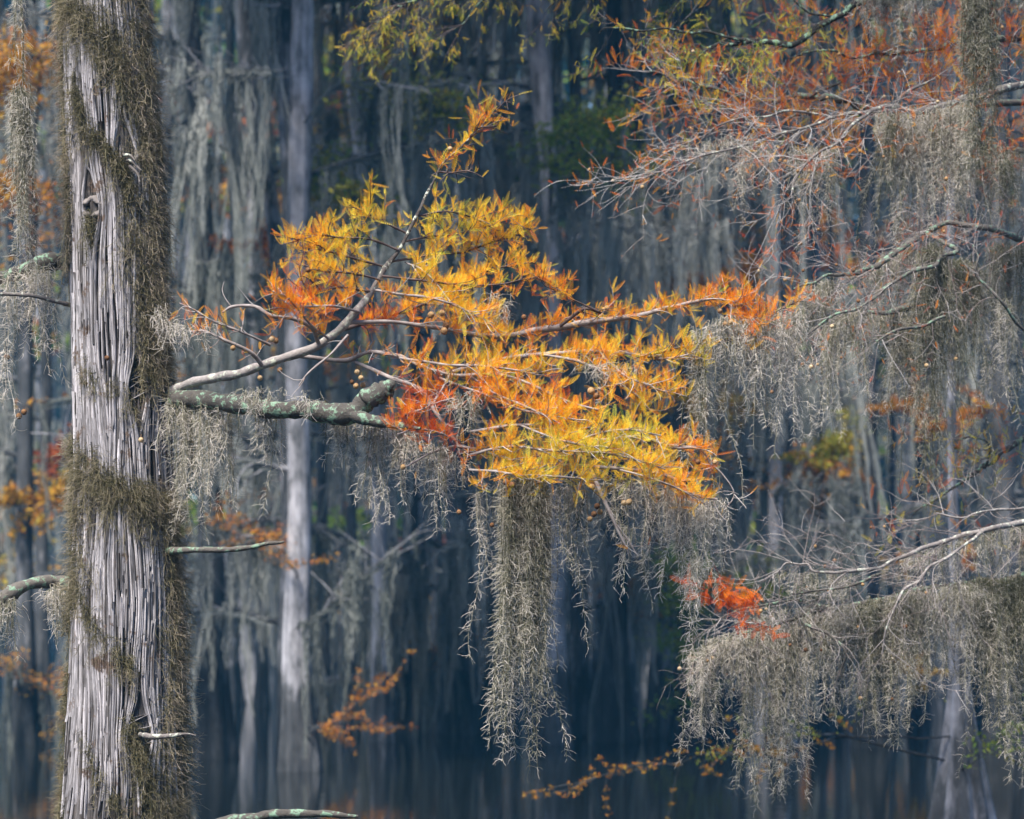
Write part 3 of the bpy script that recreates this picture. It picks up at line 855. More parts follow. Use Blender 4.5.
trunk_moss('small loop of moss on the bark level with the orange limb', [(-0.7, 365, 4), (-0.45, 382, 6), (-0.2, 392, 8), (0.1, 396, 6), (0.4, 410, 6)], 42, 0.04, 0.28, 0.12, 0.3)
trunk_moss('wide dark collar of moss wrapped round the middle of the near trunk', [(-1.0, 440, 10), (-0.75, 470, 18), (-0.35, 482, 20), (0.1, 492, 20), (0.5, 500, 20), (0.9, 505, 16)], 78, 0.062, 0.2, 0.22, 0.5)
trunk_moss('dark moss hanging down the left edge of the near trunk below the collar', [(-0.88, 480, 12), (-0.84, 530, 12), (-0.9, 580, 11), (-0.98, 620, 8)], 62, 0.062, 0.16, 0.28, 0.7)
trunk_moss('curving rope of moss that ends in a ragged tuft on the lower bark', [(-0.85, 575, 7), (-0.62, 610, 6), (-0.3, 638, 6), (0.05, 655, 8), (0.3, 668, 5)], 52, 0.045, 0.22, 0.10, 0.3)
trunk_moss('long brown moss fringe down the lower right edge of the near trunk', [(0.98, 500, 14), (0.98, 580, 14), (0.98, 660, 14), (0.95, 740, 14), (0.85, 835, 15)], 62, 0.066, 0.24, 0.30, 0.9)
trunk_moss('low moss tangle on the right of the near trunk under the curled stub', [(0.2, 720, 6), (0.4, 755, 10), (0.6, 785, 14), (0.8, 815, 14)], 58, 0.05, 0.2, 0.12, 0.3)
trunk_moss('dark moss hem on the lower left edge of the near trunk', [(-1.0, 660, 6), (-1.0, 730, 8), (-1.02, 800, 9), (-1.0, 850, 9)], 58, 0.055, 0.16, 0.16, 0.6)
trunk_moss('slanting wisps of moss across the lowest bark in view', [(-0.6, 735, 3), (-0.35, 765, 4), (-0.1, 790, 4), (0.2, 815, 4)], 34, 0.045, 0.22, 0.1, 0.3)

# ------------------------------------------------------------------ Spanish moss hanging near (each clump its own thing)
MOSS_N = [0]


def hang(label, tops_px, Yd, bottom, n, spread=0.02, core=0.34, group='moss hanging round the orange branch', hair=0.042, every=0.012, taper=0.75, ragged=0.6, sway=0.10, drift=(0, 0), r=0.00115, hair_tone=0.62, dy=0.03, more=()):
    """tops_px: [(px,py),...] along what it hangs from; bottom: py of the longest tip."""
    tp = np.array([W(q[0], q[1], Yd + (q[2] if len(q) > 2 else 0)) for q in tops_px])
    if len(tp) > 1:
        tp = catmull(tp, 24)
    tp = tp + rng.normal(0, 1, tp.shape) * np.array([0.004, dy, 0.006])
    length = (bottom - np.mean([q[1] for q in tops_px])) / F * Yd
    ac = Acc()
    moss_clump(ac, tp, length, spread, int(n * 2.0), core, taper, hair, every * 0.62, r, drift, ragged, sway, hair_tone=hair_tone)
    for t2, b2, n2, sp2 in more:      # tails of the same clump
        q = np.array([W(u[0], u[1], Yd) for u in t2])
        moss_clump(ac, q, (b2 - t2[0][1]) / F * Yd, sp2, n2 * 2, core + 0.06, 0.85, hair, every * 0.62, r, drift, 0.4, sway, hair_tone=hair_tone + 0.08)
    o = ac.build('spanish_moss', M['moss'], None, smooth=False)
    return tag(o, label, 'moss', group)


YB = Y0 - 0.45
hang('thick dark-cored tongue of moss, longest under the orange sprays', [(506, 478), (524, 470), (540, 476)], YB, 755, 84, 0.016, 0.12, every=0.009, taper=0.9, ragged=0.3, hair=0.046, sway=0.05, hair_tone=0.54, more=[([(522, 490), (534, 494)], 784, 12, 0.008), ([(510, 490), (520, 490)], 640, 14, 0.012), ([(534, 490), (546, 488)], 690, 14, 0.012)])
hang('single thin pale moss string dangling left of the longest tongue', [(477, 492), (480, 495)], YB, 658, 3, 0.008, 0.5, every=0.009, hair_tone=0.8)
hang('pale moss clump hanging close right of the longest tongue', [(556, 484), (572, 480), (588, 486)], YB, 695, 11, 0.014, 0.42, every=0.0095, taper=0.85, hair_tone=0.74)
hang('pale moss hanging close left of the longest tongue', [(486, 474), (498, 478)], YB, 600, 3, 0.012, 0.5, hair_tone=0.8)
hang('short ragged moss fringe under the red end of the orange sprays', [(420, 440), (440, 446), (462, 462)], YB - 0.05, 540, 28, 0.02, 0.44, hair_tone=0.78)
hang('grey moss tuft hanging from the mossy end of the broken limb', [(362, 418), (380, 424), (402, 430)], YB, 515, 34, 0.02, 0.46, ragged=0.7, hair_tone=0.8)
hang('small moss wisp hanging below the middle of the lichened limb', [(330, 416), (350, 418)], YB, 480, 18, 0.02, 0.46, hair_tone=0.76)
hang('wispy moss strings between the mossy limb end and the orange sprays', [(395, 430), (415, 436)], YB, 545, 12, 0.016, 0.5, hair_tone=0.82)
hang('narrow pale moss clump alone below the lichened limb', [(254, 410), (266, 411), (276, 411)], YB + 0.05, 520, 13, 0.012, 0.45, taper=0.9, hair_tone=0.74)
hang('broad grey-green moss curtain beside the near trunk under the lichened limb', [(170, 402), (184, 405), (200, 406)], Y0 - 0.15, 560, 30, 0.02, 0.36, taper=0.5, every=0.0105)
hang('moss curtain second from the near trunk under the lichened limb', [(204, 407), (218, 408), (232, 408)], Y0 - 0.2, 535, 24, 0.018, 0.36, taper=0.6, every=0.0105)
hang('pinkish moss bulging from the near trunk above the orange limb', [(150, 296), (164, 318), (178, 330)], Y0 - 0.15, 385, 24, 0.02, 0.5, hair=0.05, hair_tone=0.85, ragged=0.8)
hang('pink-grey moss wisp on the bare twig tips nearest the near trunk', [(178, 322), (195, 322), (208, 326)], Y0 - 0.35, 356, 12, 0.012, 0.6, hair=0.045, hair_tone=0.9, ragged=0.9)
hang('moss tufts caught along the lichened limb, draped over its top', [(240, 388), (262, 392), (290, 396), (318, 398)], YB - 0.08, 425, 30, 0.014, 0.46, hair=0.045, ragged=0.9, hair_tone=0.72, taper=0.1)
hang('long narrow green-grey moss rope at the right end of the orange sprays', [(697, 332), (704, 340)], Y0 + 0.02, 515, 15, 0.012, 0.26, every=0.009, taper=0.3, ragged=0.5, hair=0.034)
hang('spiky moss clump just right of the long moss rope', [(710, 325), (724, 318), (738, 318)], Y0 + 0.12, 425, 22, 0.016, 0.42, taper=0.6)
hang('dense grey moss curtain under the tip of the orange branch', [(738, 322), (756, 320), (778, 312)], Y0 + 0.2, 450, 34, 0.018, 0.42, taper=0.6, hair_tone=0.72)
hang('pale tapering moss clump under the last orange spray', [(776, 318), (788, 312), (800, 306)], Y0 + 0.3, 478, 28, 0.018, 0.5, taper=0.8, hair_tone=0.84)
hang('wide white-grey moss beard under the low end of the orange branch', [(650, 486), (675, 490), (700, 496), (722, 500)], YB, 622, 52, 0.018, 0.54, taper=0.6, every=0.010, hair_tone=0.84)
hang('thin moss tail dripping from the white-grey beard', [(692, 560), (706, 560)], YB, 690, 7, 0.012, 0.5, hair_tone=0.8)
hang('spare moss tuft on the forked bare twig', [(600, 490), (612, 512), (630, 530)], YB - 0.12, 592, 9, 0.014, 0.5, hair_tone=0.76)
hang('hairy moss tuft under the cones of the lower sprays', [(614, 478), (630, 480), (646, 482)], YB, 560, 16, 0.02, 0.46, ragged=0.8, hair_tone=0.74)
hang('moss tuft nested among the orange sprays, right of their middle', [(585, 362), (605, 364), (632, 366)], Y0 - 0.3, 415, 24, 0.02, 0.42, hair=0.05, ragged=0.8)
hang('moss wisp inside the red and orange sprays', [(455, 395), (475, 396)], YB - 0.1, 440, 14, 0.02, 0.4, ragged=0.8)
hang('tiny pale moss wisp hanging in the gap of the upper sprays', [(492, 296), (508, 296)], Y0, 335, 8, 0.012, 0.6, ragged=0.8, hair_tone=0.85)
# far left
hang('slender moss-wrapped string dangling in the top left corner', [(18, -40), (19, -20)], Y0 - 0.2, 205, 5, 0.006, 0.16, 'moss at the left edge', every=0.009, ragged=0.15, hair=0.045, sway=0.05, taper=0.9, hair_tone=0.75)
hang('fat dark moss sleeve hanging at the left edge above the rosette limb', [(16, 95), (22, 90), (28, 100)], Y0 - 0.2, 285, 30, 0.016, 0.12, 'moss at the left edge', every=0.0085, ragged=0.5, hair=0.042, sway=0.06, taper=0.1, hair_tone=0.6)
hang('long pinkish moss string with cones below the rosette limb', [(8, 276), (16, 274)], Y0, 440, 8, 0.012, 0.5, 'moss at the left edge', ragged=0.6, hair_tone=0.9, taper=0.9)
hang('pinkish moss clump between the rosette limb and the near trunk', [(28, 272), (40, 268), (50, 268)], Y0, 388, 18, 0.014, 0.5, 'moss at the left edge', hair_tone=0.88)
hang('brown moss tuft under the crooked pale lichen limb at the left edge', [(-6, 606), (4, 602), (14, 598)], Y0 - 0.05, 658, 18, 0.012, 0.32, 'moss at the left edge')
hang('moss tuft hanging between the crooked lichen limb and the near trunk', [(46, 588), (56, 588), (66, 590)], Y0 - 0.05, 645, 18, 0.012, 0.4, 'moss at the left edge', hair_tone=0.8)
for (x, y) in [(7, 357), (19, 416), (24, 412)]:
    put_cone(cypress, W(x, y, Y0 - 0.04), 1.15)
for (x, y) in [(107, 358), (141, 440)]:
    put_cone(cypress, W(x, y, Y0 - 0.24), 1.0)

# ------------------------------------------------------------------ the cypress whose limbs reach in from the right
YR = 12.0
rx = W(1190, 0, YR)[0]
right_tree = thing('cypress_tree', (rx, YR + 0.6, 0.0), 'cypress beyond the right edge whose lichened limbs reach in heavy with grey moss', 'tree')
zs = np.concatenate([np.linspace(-0.2, 1.2, 24), np.linspace(1.25, 13, 170)])
th = np.linspace(-np.pi, np.pi, 140, endpoint=False)
TH, ZZ = np.meshgrid(th, zs)
d, tone = bark_field(TH, ZZ)
R_ = np.interp(ZZ, [-0.2, 0.2, 0.8, 1.6, 5, 13], [0.75, 0.6, 0.40, 0.3, 0.25, 0.13]) + d
V = np.stack([rx + R_ * np.sin(TH), YR + 0.6 - R_ * np.cos(TH), ZZ], -1)
a = Acc()
k, s = np.meshgrid(np.arange(len(zs) - 1), np.arange(140), indexing='ij')
s1 = (s + 1) % 140
a.add(V.reshape(-1, 3), np.stack([k * 140 + s, k * 140 + s1, (k + 1) * 140 + s1, (k + 1) * 140 + s], -1).reshape(-1, 4), tone.ravel())
a.build('trunk', M['bark'], right_tree)


high_crown(right_tree, rx, YR + 0.6, 9.0, 17, 10, 3.2, 0.35, 900)


def right_limb(label, mains, mat, tone, twig_n=10, twig_len=0.35, twig_tone=0.62, frond=None, sub_n=3, leaf_per=0, up=-0.1, twig_r=0.0020, Yd=YR, leaf_len=0.06, cones=0, fw=0.8, upb=0.5, tree=None, thin=0.7):
    cs = [limb_curve(q, Yd, wob=0.02) for q in mains]
    cs = [(c, r * thin) for c, r in cs]
    lo = limb_obj(tree or right_tree, 'limb', cs, M[mat], tone, 9)
    lo['label'] = label
    ta, la = Acc(), Acc()
    allt = []
    for c, r in cs:
        L = np.linalg.norm(np.diff(c, axis=0), axis=1).sum()
        vis = 1.0
        tw = side_twigs(c, max(2, int(twig_n * L)), twig_len, up=up, flat=0.7, K=8, t0=0.15, fwd=fw)
        ta.tubes(tw, np.linspace(1, 0.35, 8)[None] * twig_r * rng.uniform(0.6, 1.1, (len(tw), 1)), twig_tone + rng.normal(0, 0.15, len(tw)), 4)
        for t_ in tw:
            s2 = side_twigs(t_, sub_n, twig_len * 0.4, up=up, flat=0.8, K=6, t0=0.25, fwd=0.8)
            ta.tubes(s2, np.linspace(1, 0.4, 6)[None] * 0.0013, twig_tone + rng.normal(0, 0.15, sub_n), 3)
            allt.append(s2)
    ta.build('twigs', M['twig'], lo)
    allt = np.concatenate(allt) if allt else np.zeros((0, 6, 3))
    if leaf_per and len(allt):
        t0, t1 = frond
        tn = t0 + (t1 - t0) * rng.random(len(allt)) ** 1.3
        fronds_along(la, allt, leaf_per, leaf_len, tn, 0.06, upb=upb)
        la.build('foliage', M['leaf'], lo, smooth=False)
    for j in rng.permutation(len(allt))[:cones]:
        put_cone(lo, allt[j, -1] - np.array([0, 0.01, 0.012]), rng.uniform(0.6, 1.0))
    return lo, cs, allt


R_LIMBS = {}
R_LIMBS['top'] = right_limb('dark limb curving in at the top with green hanging needles',
    [[(1190, -190, 9), (1000, -100, 7, 0.2), (900, -35, 5.5, 0.1), (860, 0, 5), (830, 20, 4.6), (790, 42, 4.4), (760, 42, 4), (735, 42, 3.4), (712, 46, 2.4), (698, 48, 1.4)],
     [(770, 42, 2.4), (720, 34, 2.0), (688, 30, 1.8), (650, 30, 1.5), (620, 28, 1.2), (600, 34, 0.8)], [(712, 46, 1.6), (698, 60, 1.3), (690, 78, 1.0), (700, 88, 0.8)], [(835, 18, 1.6), (800, 4, 1.4), (770, -12, 1.0)]],
    'limb_mossy', 0.12, 9, 0.28, 0.2, (0.78, 1.0), 5, 5, up=-0.5, Yd=YR, leaf_len=0.05, upb=-0.3)
R_LIMBS['sprigs'] = right_limb('high limb whose green-gold sprigs hang into the top of the view',
    [[(1190, -330, 9, 1.2), (900, -180, 6, 1.4), (640, -80, 4.5, 1.5), (520, -40, 3.4, 1.5), (450, -12, 2.6, 1.5), (400, 6, 1.8, 1.5), (368, 24, 1.0, 1.5)],
     [(520, -40, 2.4, 1.5), (490, -10, 1.8, 1.4), (470, 14, 1.3, 1.4), (455, 30, 0.9, 1.4)], [(640, -80, 2.6, 1.5), (600, -30, 1.8, 1.5), (570, -5, 1.3, 1.5), (545, 10, 0.9, 1.5)],
     [(760, -130, 2.6, 1.5), (720, -50, 2, 1.5), (690, -10, 1.4, 1.5), (668, 14, 0.9, 1.5)]],
    'limb_mossy', 0.2, 15, 0.34, 0.25, (0.60, 1.0), 5, 5, up=-0.75, Yd=YR, leaf_len=0.042, upb=-0.5)
R_LIMBS['fringe'] = right_limb('lichened limb under a fringe of red-orange sprays at the upper right',
    [[(1190, 20, 9, 0.5), (1080, 26, 6, 0.4), (1024, 35, 5, 0.3), (985, 41, 4.6, 0.2), (955, 43, 4.0, 0.1), (915, 50, 3.2), (880, 52, 2.6), (850, 55, 2.0), (820, 50, 1.4), (790, 56, 1.0)]],
    'limb_mossy', 0.35, 26, 0.36, 0.5, (0.22, 0.5), 5, 5, up=0.3, leaf_len=0.065, cones=6, Yd=YR + 0.2)
R_LIMBS['white'] = right_limb('forked pale-tipped limb carrying cones and rusty sprays at the upper right',
    [[(1190, 60, 10, 0.6), (1080, 72, 7, 0.3), (1024, 82, 6, 0.1), (990, 92, 5.6), (950, 105, 5.4), (915, 112, 5), (893, 108, 4.2), (870, 112, 2.8, -0.1), (835, 118, 2.4, -0.1), (800, 128, 2.0, -0.2), (760, 142, 1.7, -0.2), (715, 152, 1.4, -0.3), (670, 165, 1.1, -0.3), (640, 178, 0.7, -0.3)],
     [(893, 108, 3, 0), (905, 92, 2.4), (925, 82, 1.8), (935, 78, 1.0)],
     [(870, 112, 2.4, -0.1), (840, 140, 2.0, -0.3), (810, 160, 1.7, -0.4), (790, 190, 1.3, -0.4), (780, 215, 0.8, -0.4)],
     [(835, 118, 2.0), (790, 112, 1.7), (740, 120, 1.5), (700, 136, 1.2), (660, 150, 0.8)]],
    'limb', 0.45, 24, 0.46, 0.8, (0.22, 0.5), 6, 2, up=-0.2, leaf_len=0.05, cones=55, Yd=YR)
R_LIMBS['lichen'] = right_limb('limb bright with green lichen among the orange sprays at the upper right',
    [[(1190, 100, 9, 0.9), (1024, 102, 5, 0.7), (930, 110, 4.5, 0.5), (860, 104, 5, 0.35), (838, 99, 4.8, 0.3), (805, 97, 4.4, 0.3), (775, 101, 3.4, 0.3), (740, 98, 2.4, 0.3), (690, 82, 1.8, 0.2), (650, 72, 1.2, 0.2)],
     [(805, 98, 2.6, 0.3), (825, 90, 2.4, 0.2), (845, 82, 1.8, 0.1)], [(815, 112, 2.8, 0.2), (790, 118, 2.6, 0.15), (765, 128, 2.2, 0.1), (720, 108, 1.5, 0.1), (680, 104, 1.0, 0.1)]],
    'limb_mossy', 0.7, 22, 0.40, 0.65, (0.24, 0.58), 5, 4, up=0.1, leaf_len=0.06, cones=24, Yd=YR + 0.15)
R_LIMBS['knee'] = right_limb('stout green-lichened limb at the upper right edge under rusty sprays',
    [[(1190, 165, 11, 0.8), (1080, 158, 7, 0.5), (1024, 150, 5.6, 0.4), (990, 146, 6, 0.3), (955, 134, 6.5, 0.2), (932, 126, 5, 0.2), (918, 120, 2, 0.2)]],
    'limb_mossy', 0.5, 26, 0.36, 0.35, (0.2, 0.44), 5, 4, up=0.2, leaf_len=0.06, cones=5, Yd=YR)
R_LIMBS['middle'] = right_limb('forked pale limb at mid height on the right trailing moss curtains',
    [[(1190, 235, 11, 0.6), (1080, 242, 7, 0.3), (1024, 238, 5, 0.1), (985, 228, 4.4), (945, 226, 4), (925, 232, 4.2), (905, 246, 4.4, -0.1), (880, 262, 4.2, -0.2), (868, 268, 3.6, -0.2), (845, 272, 2.6, -0.3), (820, 278, 2, -0.4), (795, 290, 1.4, -0.4)],
     [(925, 232, 2.8), (960, 250, 3.2, -0.2), (940, 262, 3.0, -0.3), (915, 272, 2.8, -0.4), (880, 290, 2.4, -0.4), (850, 310, 2.0, -0.5), (815, 330, 1.5, -0.5), (800, 345, 0.9, -0.5)],
     [(955, 300, 3.6, -0.2), (930, 306, 4.4, -0.2), (906, 308, 4.6, -0.2), (885, 312, 3.4, -0.3), (868, 312, 1.6, -0.3)],
     [(1024, 330, 2.0, -0.2), (1000, 300, 2.0, -0.3), (985, 280, 1.8, -0.3), (975, 262, 1.4, -0.3), (978, 244, 0.9, -0.2)],
     [(945, 316, 2.2, -0.4), (915, 326, 2, -0.4), (885, 334, 1.8, -0.5), (872, 342, 1.0, -0.5)]],
    'limb_mossy', 0.6, 24, 0.40, 0.6, (0.18, 0.42), 6, 1, up=-0.2, leaf_len=0.035, cones=22, Yd=YR - 0.2)
R_LIMBS['olive'] = right_limb('dark green limb slanting up to the right edge with rusty and olive sprays',
    [[(1190, 360, 10, 0.9), (1080, 415, 7, 0.8), (1024, 440, 5, 0.7), (1000, 455, 4.2, 0.6), (980, 470, 3.6, 0.6), (962, 480, 2.6, 0.6), (940, 496, 1.6, 0.5), (915, 515, 1.0, 0.5)],
     [(985, 468, 1.8, 0.6), (990, 445, 1.5, 0.5), (970, 440, 1.2, 0.5), (955, 440, 0.8, 0.5)]],
    'limb_mossy', 0.4, 18, 0.36, 0.4, (0.2, 0.9), 4, 3, up=0.2, leaf_len=0.06, cones=3, Yd=YR + 0.2)
R_LIMBS['net'] = right_limb('pale limb with a net of whitish lichen twigs at the lower right',
    [[(1190, 470, 9, 0.4), (1080, 500, 6, 0.1), (1024, 520, 4.2, -0.2), (985, 530, 3.6, -0.3), (950, 540, 3.2, -0.3), (915, 552, 3, -0.4), (880, 566, 2.6, -0.4), (845, 572, 2.2, -0.5), (815, 568, 1.6, -0.5), (790, 564, 1.2, -0.5), (770, 572, 0.8, -0.5)],
     [(985, 530, 2.2, -0.3), (960, 545, 2, -0.4), (935, 565, 2.2, -0.5), (915, 580, 2, -0.5), (900, 598, 1.6, -0.6), (888, 625, 1.2, -0.6), (882, 655, 0.8, -0.6)],
     [(1024, 508, 2, -0.3), (990, 512, 1.8, -0.4), (960, 516, 1.5, -0.5), (938, 512, 1.0, -0.5)]],
    'limb', 0.6, 20, 0.40, 0.58, None, 6, 0, up=-0.05, cones=6, Yd=YR - 0.2)
R_LIMBS['low'] = right_limb('low limb with a green upper side, buried in moss at the lower right',
    [[(1190, 520, 11, 0.4), (1080, 555, 8, 0.2), (1024, 578, 6.5), (975, 582, 5), (930, 588, 4.4), (885, 598, 4.2, -0.1), (845, 606, 4, -0.2), (815, 612, 3.6, -0.3), (790, 618, 3, -0.3), (765, 626, 2, -0.4), (740, 634, 1.4, -0.4), (715, 648, 1, -0.4), (695, 660, 0.6, -0.4)],
     [(795, 616, 2, -0.3), (812, 626, 2.2, -0.45), (830, 638, 2.0, -0.5), (842, 655, 1.6, -0.55), (840, 675, 1.2, -0.55)],
     [(835, 608, 2, -0.2), (800, 600, 1.6, -0.3), (765, 606, 1.4, -0.4), (735, 612, 1, -0.4), (712, 622, 0.7, -0.4)],
     [(880, 574, 2, -0.3), (850, 584, 1.8, -0.4), (820, 588, 1.5, -0.4), (790, 592, 1, -0.4)]],
    'limb_mossy', 0.45, 17, 0.34, 0.6, None, 5, 0, up=-0.3, cones=34, Yd=YR - 0.2)
# red sprays on the low limb's tips
la = Acc()
for pts, tn in [([(672, 575, 1), (690, 582, 1), (712, 594, 1)], 0.17), ([(712, 560, 1), (722, 585, 1), (716, 606, 1)], 0.2), ([(728, 628, 1), (748, 622, 1), (772, 628, 1)], 0.18), ([(716, 602, 1), (728, 592, 1), (738, 602, 1)], 0.25), ([(745, 586, 1), (752, 600, 1)], 0.2)]:
    c, _ = limb_curve(pts, YR - 0.95)
    tw = side_twigs(c, 9, 0.07, up=-0.2, K=5)
    fronds_along(la, np.concatenate([tw]), 7, 0.055, tn + 0.06, 0.05, upb=-0.35, width=1.7)
    la.tubes(c, 0.0012, 0.02, 4)
la.build('foliage', M['leaf'], bpy.data.objects[R_LIMBS['low'][0].name], smooth=False)

GR = 'moss hanging from the right-hand limbs'
hang('long dark grey-green moss rope hanging from the top edge at the upper right', [(966, -30), (978, -30), (990, -28)], YR - 0.6, 195, 62, 0.014, 0.08, GR, every=0.0085, ragged=0.35, taper=0.35, hair_tone=0.2, sway=0.06)
hang('broad brown-grey moss veil at the top edge above the orange fringe', [(862, -30), (895, -28), (935, -20)], YR - 0.1, 62, 120, 0.03, 0.46, GR, ragged=0.6, taper=0.1, hair_tone=0.6)
hang('moss veil at the top edge between the long rope and the corner', [(995, -30), (1020, -28), (1050, -20)], YR + 0.4, 70, 40, 0.03, 0.3, GR, ragged=0.6, taper=0.1, hair_tone=0.5)
hang('wide fawn moss curtain under the forked pale-tipped limb', [(885, 112), (912, 116), (945, 110), (965, 104)], YR - 0.05, 275, 170, 0.03, 0.46, GR, ragged=0.7, taper=0.2, hair_tone=0.66, every=0.013)
hang('dark thin moss tail running down the left side of the fawn curtain', [(890, 116), (897, 116)], YR - 0.1, 285, 14, 0.012, 0.1, GR, ragged=0.5, drift=(-0.16, 0), hair_tone=0.3)
hang('fawn moss tatters between the fawn curtain and the right edge', [(968, 150), (995, 150), (1040, 156)], YR + 0.3, 250, 60, 0.03, 0.34, GR, ragged=0.8, taper=0.2, hair_tone=0.55)
hang('green-grey moss tail dangling at the right edge below the stout limb', [(1000, 160), (1010, 160)], YR, 240, 20, 0.014, 0.16, GR, ragged=0.5, hair_tone=0.35)
hang('whitish moss tangle hung on the twigs left of the pale-tipped limb', [(690, 150), (730, 138), (770, 142)], YR - 0.2, 222, 34, 0.03, 0.5, GR, ragged=0.85, taper=0.2, hair_tone=0.72)
hang('thin whitish moss string below the coned twigs', [(738, 160), (744, 160)], YR - 0.25, 232, 5, 0.01, 0.55, GR, hair_tone=0.8)
hang('ragged fawn moss clump dropping from the rusty sprays', [(790, 150), (812, 150), (835, 146)], YR - 0.2, 272, 40, 0.025, 0.36, GR, ragged=0.7, taper=0.6, hair_tone=0.58)
for lab, tops, dy, bot, n, core, ht, tap, rag in [
    ('grey moss clump nearest the orange branch under the middle limb', [(800, 296), (815, 285), (832, 280)], -0.5, 405, 34, 0.34, 0.62, .6, .6),
    ('moss fringe dropping from the left fork of the middle limb', [(826, 325), (842, 316), (862, 306)], -0.6, 440, 34, 0.34, 0.6, .65, .65),
    ('short pale moss fringe under the horizontal pale stub', [(866, 314), (884, 314), (900, 312)], -0.4, 420, 30, 0.32, 0.6, .6, .65),
    ('fawn moss clump between the short fringe and the longest mid-height tail', [(900, 322), (912, 316)], -0.4, 438, 22, 0.3, 0.58, .8, .6),
    ('longest dark moss tail at mid height on the right', [(924, 250), (932, 247), (940, 256)], -0.45, 520, 60, 0.06, 0.3, .85, .5),
    ('brown moss curtain just right of the longest mid-height tail', [(950, 262), (966, 262), (985, 272)], -0.2, 415, 56, 0.2, 0.44, .5, .7),
    ('moss curtain under the middle limb at the right edge', [(990, 244), (1010, 244), (1040, 246)], 0.0, 420, 60, 0.28, 0.5, .3, .75),
    ('thin grey moss thread hanging near the right edge at mid height', [(1003, 300), (1008, 305)], -0.3, 440, 7, 0.4, 0.6, .8, .6),
    ('upper moss fringe beneath the bend of the middle limb', [(860, 272), (885, 262), (905, 250)], -0.2, 345, 44, 0.34, 0.58, .3, .8),
]:
    hang(lab, tops, YR + dy, bot, int(n * 1.35), 0.022, core, GR, taper=tap, ragged=rag, hair_tone=ht + rng.uniform(-0.16, 0.05))
for lab, tops, dy, bot, n, core, ht, tap, rag in [
    ('leftmost moss wisp of the low limb, hung with small cones', [(690, 655), (702, 648), (716, 644)], -0.6, 765, 22, 0.46, 0.74, .85, .65),
    ('lilac-grey moss clump second along the low limb', [(714, 640), (730, 636), (745, 632)], -0.6, 720, 36, 0.44, 0.7, .6, .7),
    ('moss tail with a straight dark tip reaching lowest under the low limb', [(744, 634), (760, 630), (772, 630)], -0.55, 815, 40, 0.30, 0.6, .9, .6),
    ('twin moss tail beside the lowest one under the low limb', [(778, 628), (792, 624)], -0.5, 810, 32, 0.30, 0.58, .9, .6),
    ('grey moss curtain over the bare curved twig of the low limb', [(800, 618), (825, 612), (848, 608)], -0.5, 735, 60, 0.34, 0.62, .5, .7),
    ('olive moss curtain in the middle of the low limb', [(850, 608), (878, 600), (905, 594)], -0.4, 755, 80, 0.16, 0.42, .6, .6),
    ('grey moss curtain right of the olive one, ending in two tips', [(892, 598), (912, 592), (930, 589)], -0.4, 745, 56, 0.3, 0.6, .5, .7),
    ('pale moss drape over the flared trunk base at the lower right', [(940, 590), (958, 586), (976, 584)], -0.4, 715, 44, 0.36, 0.66, .7, .65),
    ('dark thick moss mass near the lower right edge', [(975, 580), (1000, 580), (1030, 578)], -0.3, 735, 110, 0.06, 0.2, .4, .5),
    ('moss tail that ends beside the flared trunk at the lower right', [(980, 590), (996, 590)], -0.35, 790, 30, 0.26, 0.55, .9, .7),
    ('moss curtain cut by the right edge under the low limb', [(1015, 585), (1035, 585), (1060, 582)], -0.2, 745, 50, 0.28, 0.52, .4, .65),
    ('grey moss fringe strung along the whitish twig net', [(905, 556), (945, 545), (985, 534)], -0.3, 625, 60, 0.4, 0.66, .1, .8),
    ('moss fringe at the right edge below the whitish twig net', [(985, 532), (1010, 526), (1040, 518)], -0.2, 620, 60, 0.26, 0.52, .2, .75),
    ('pale moss fringe on the outermost twigs above the red sprays', [(775, 570), (810, 572), (850, 576)], -0.55, 645, 50, 0.42, 0.66, .1, .85),
    ('moss wisps round the small green limb tip', [(740, 622), (775, 612), (815, 604)], -0.45, 668, 40, 0.44, 0.7, .1, .85),
]:
    hang(lab, tops, YR + dy, bot, int(n * (1.15 if rag < 0.75 else 0.6)), 0.022, core, GR, taper=tap, ragged=rag, hair_tone=ht + rng.uniform(-0.16, 0.05))


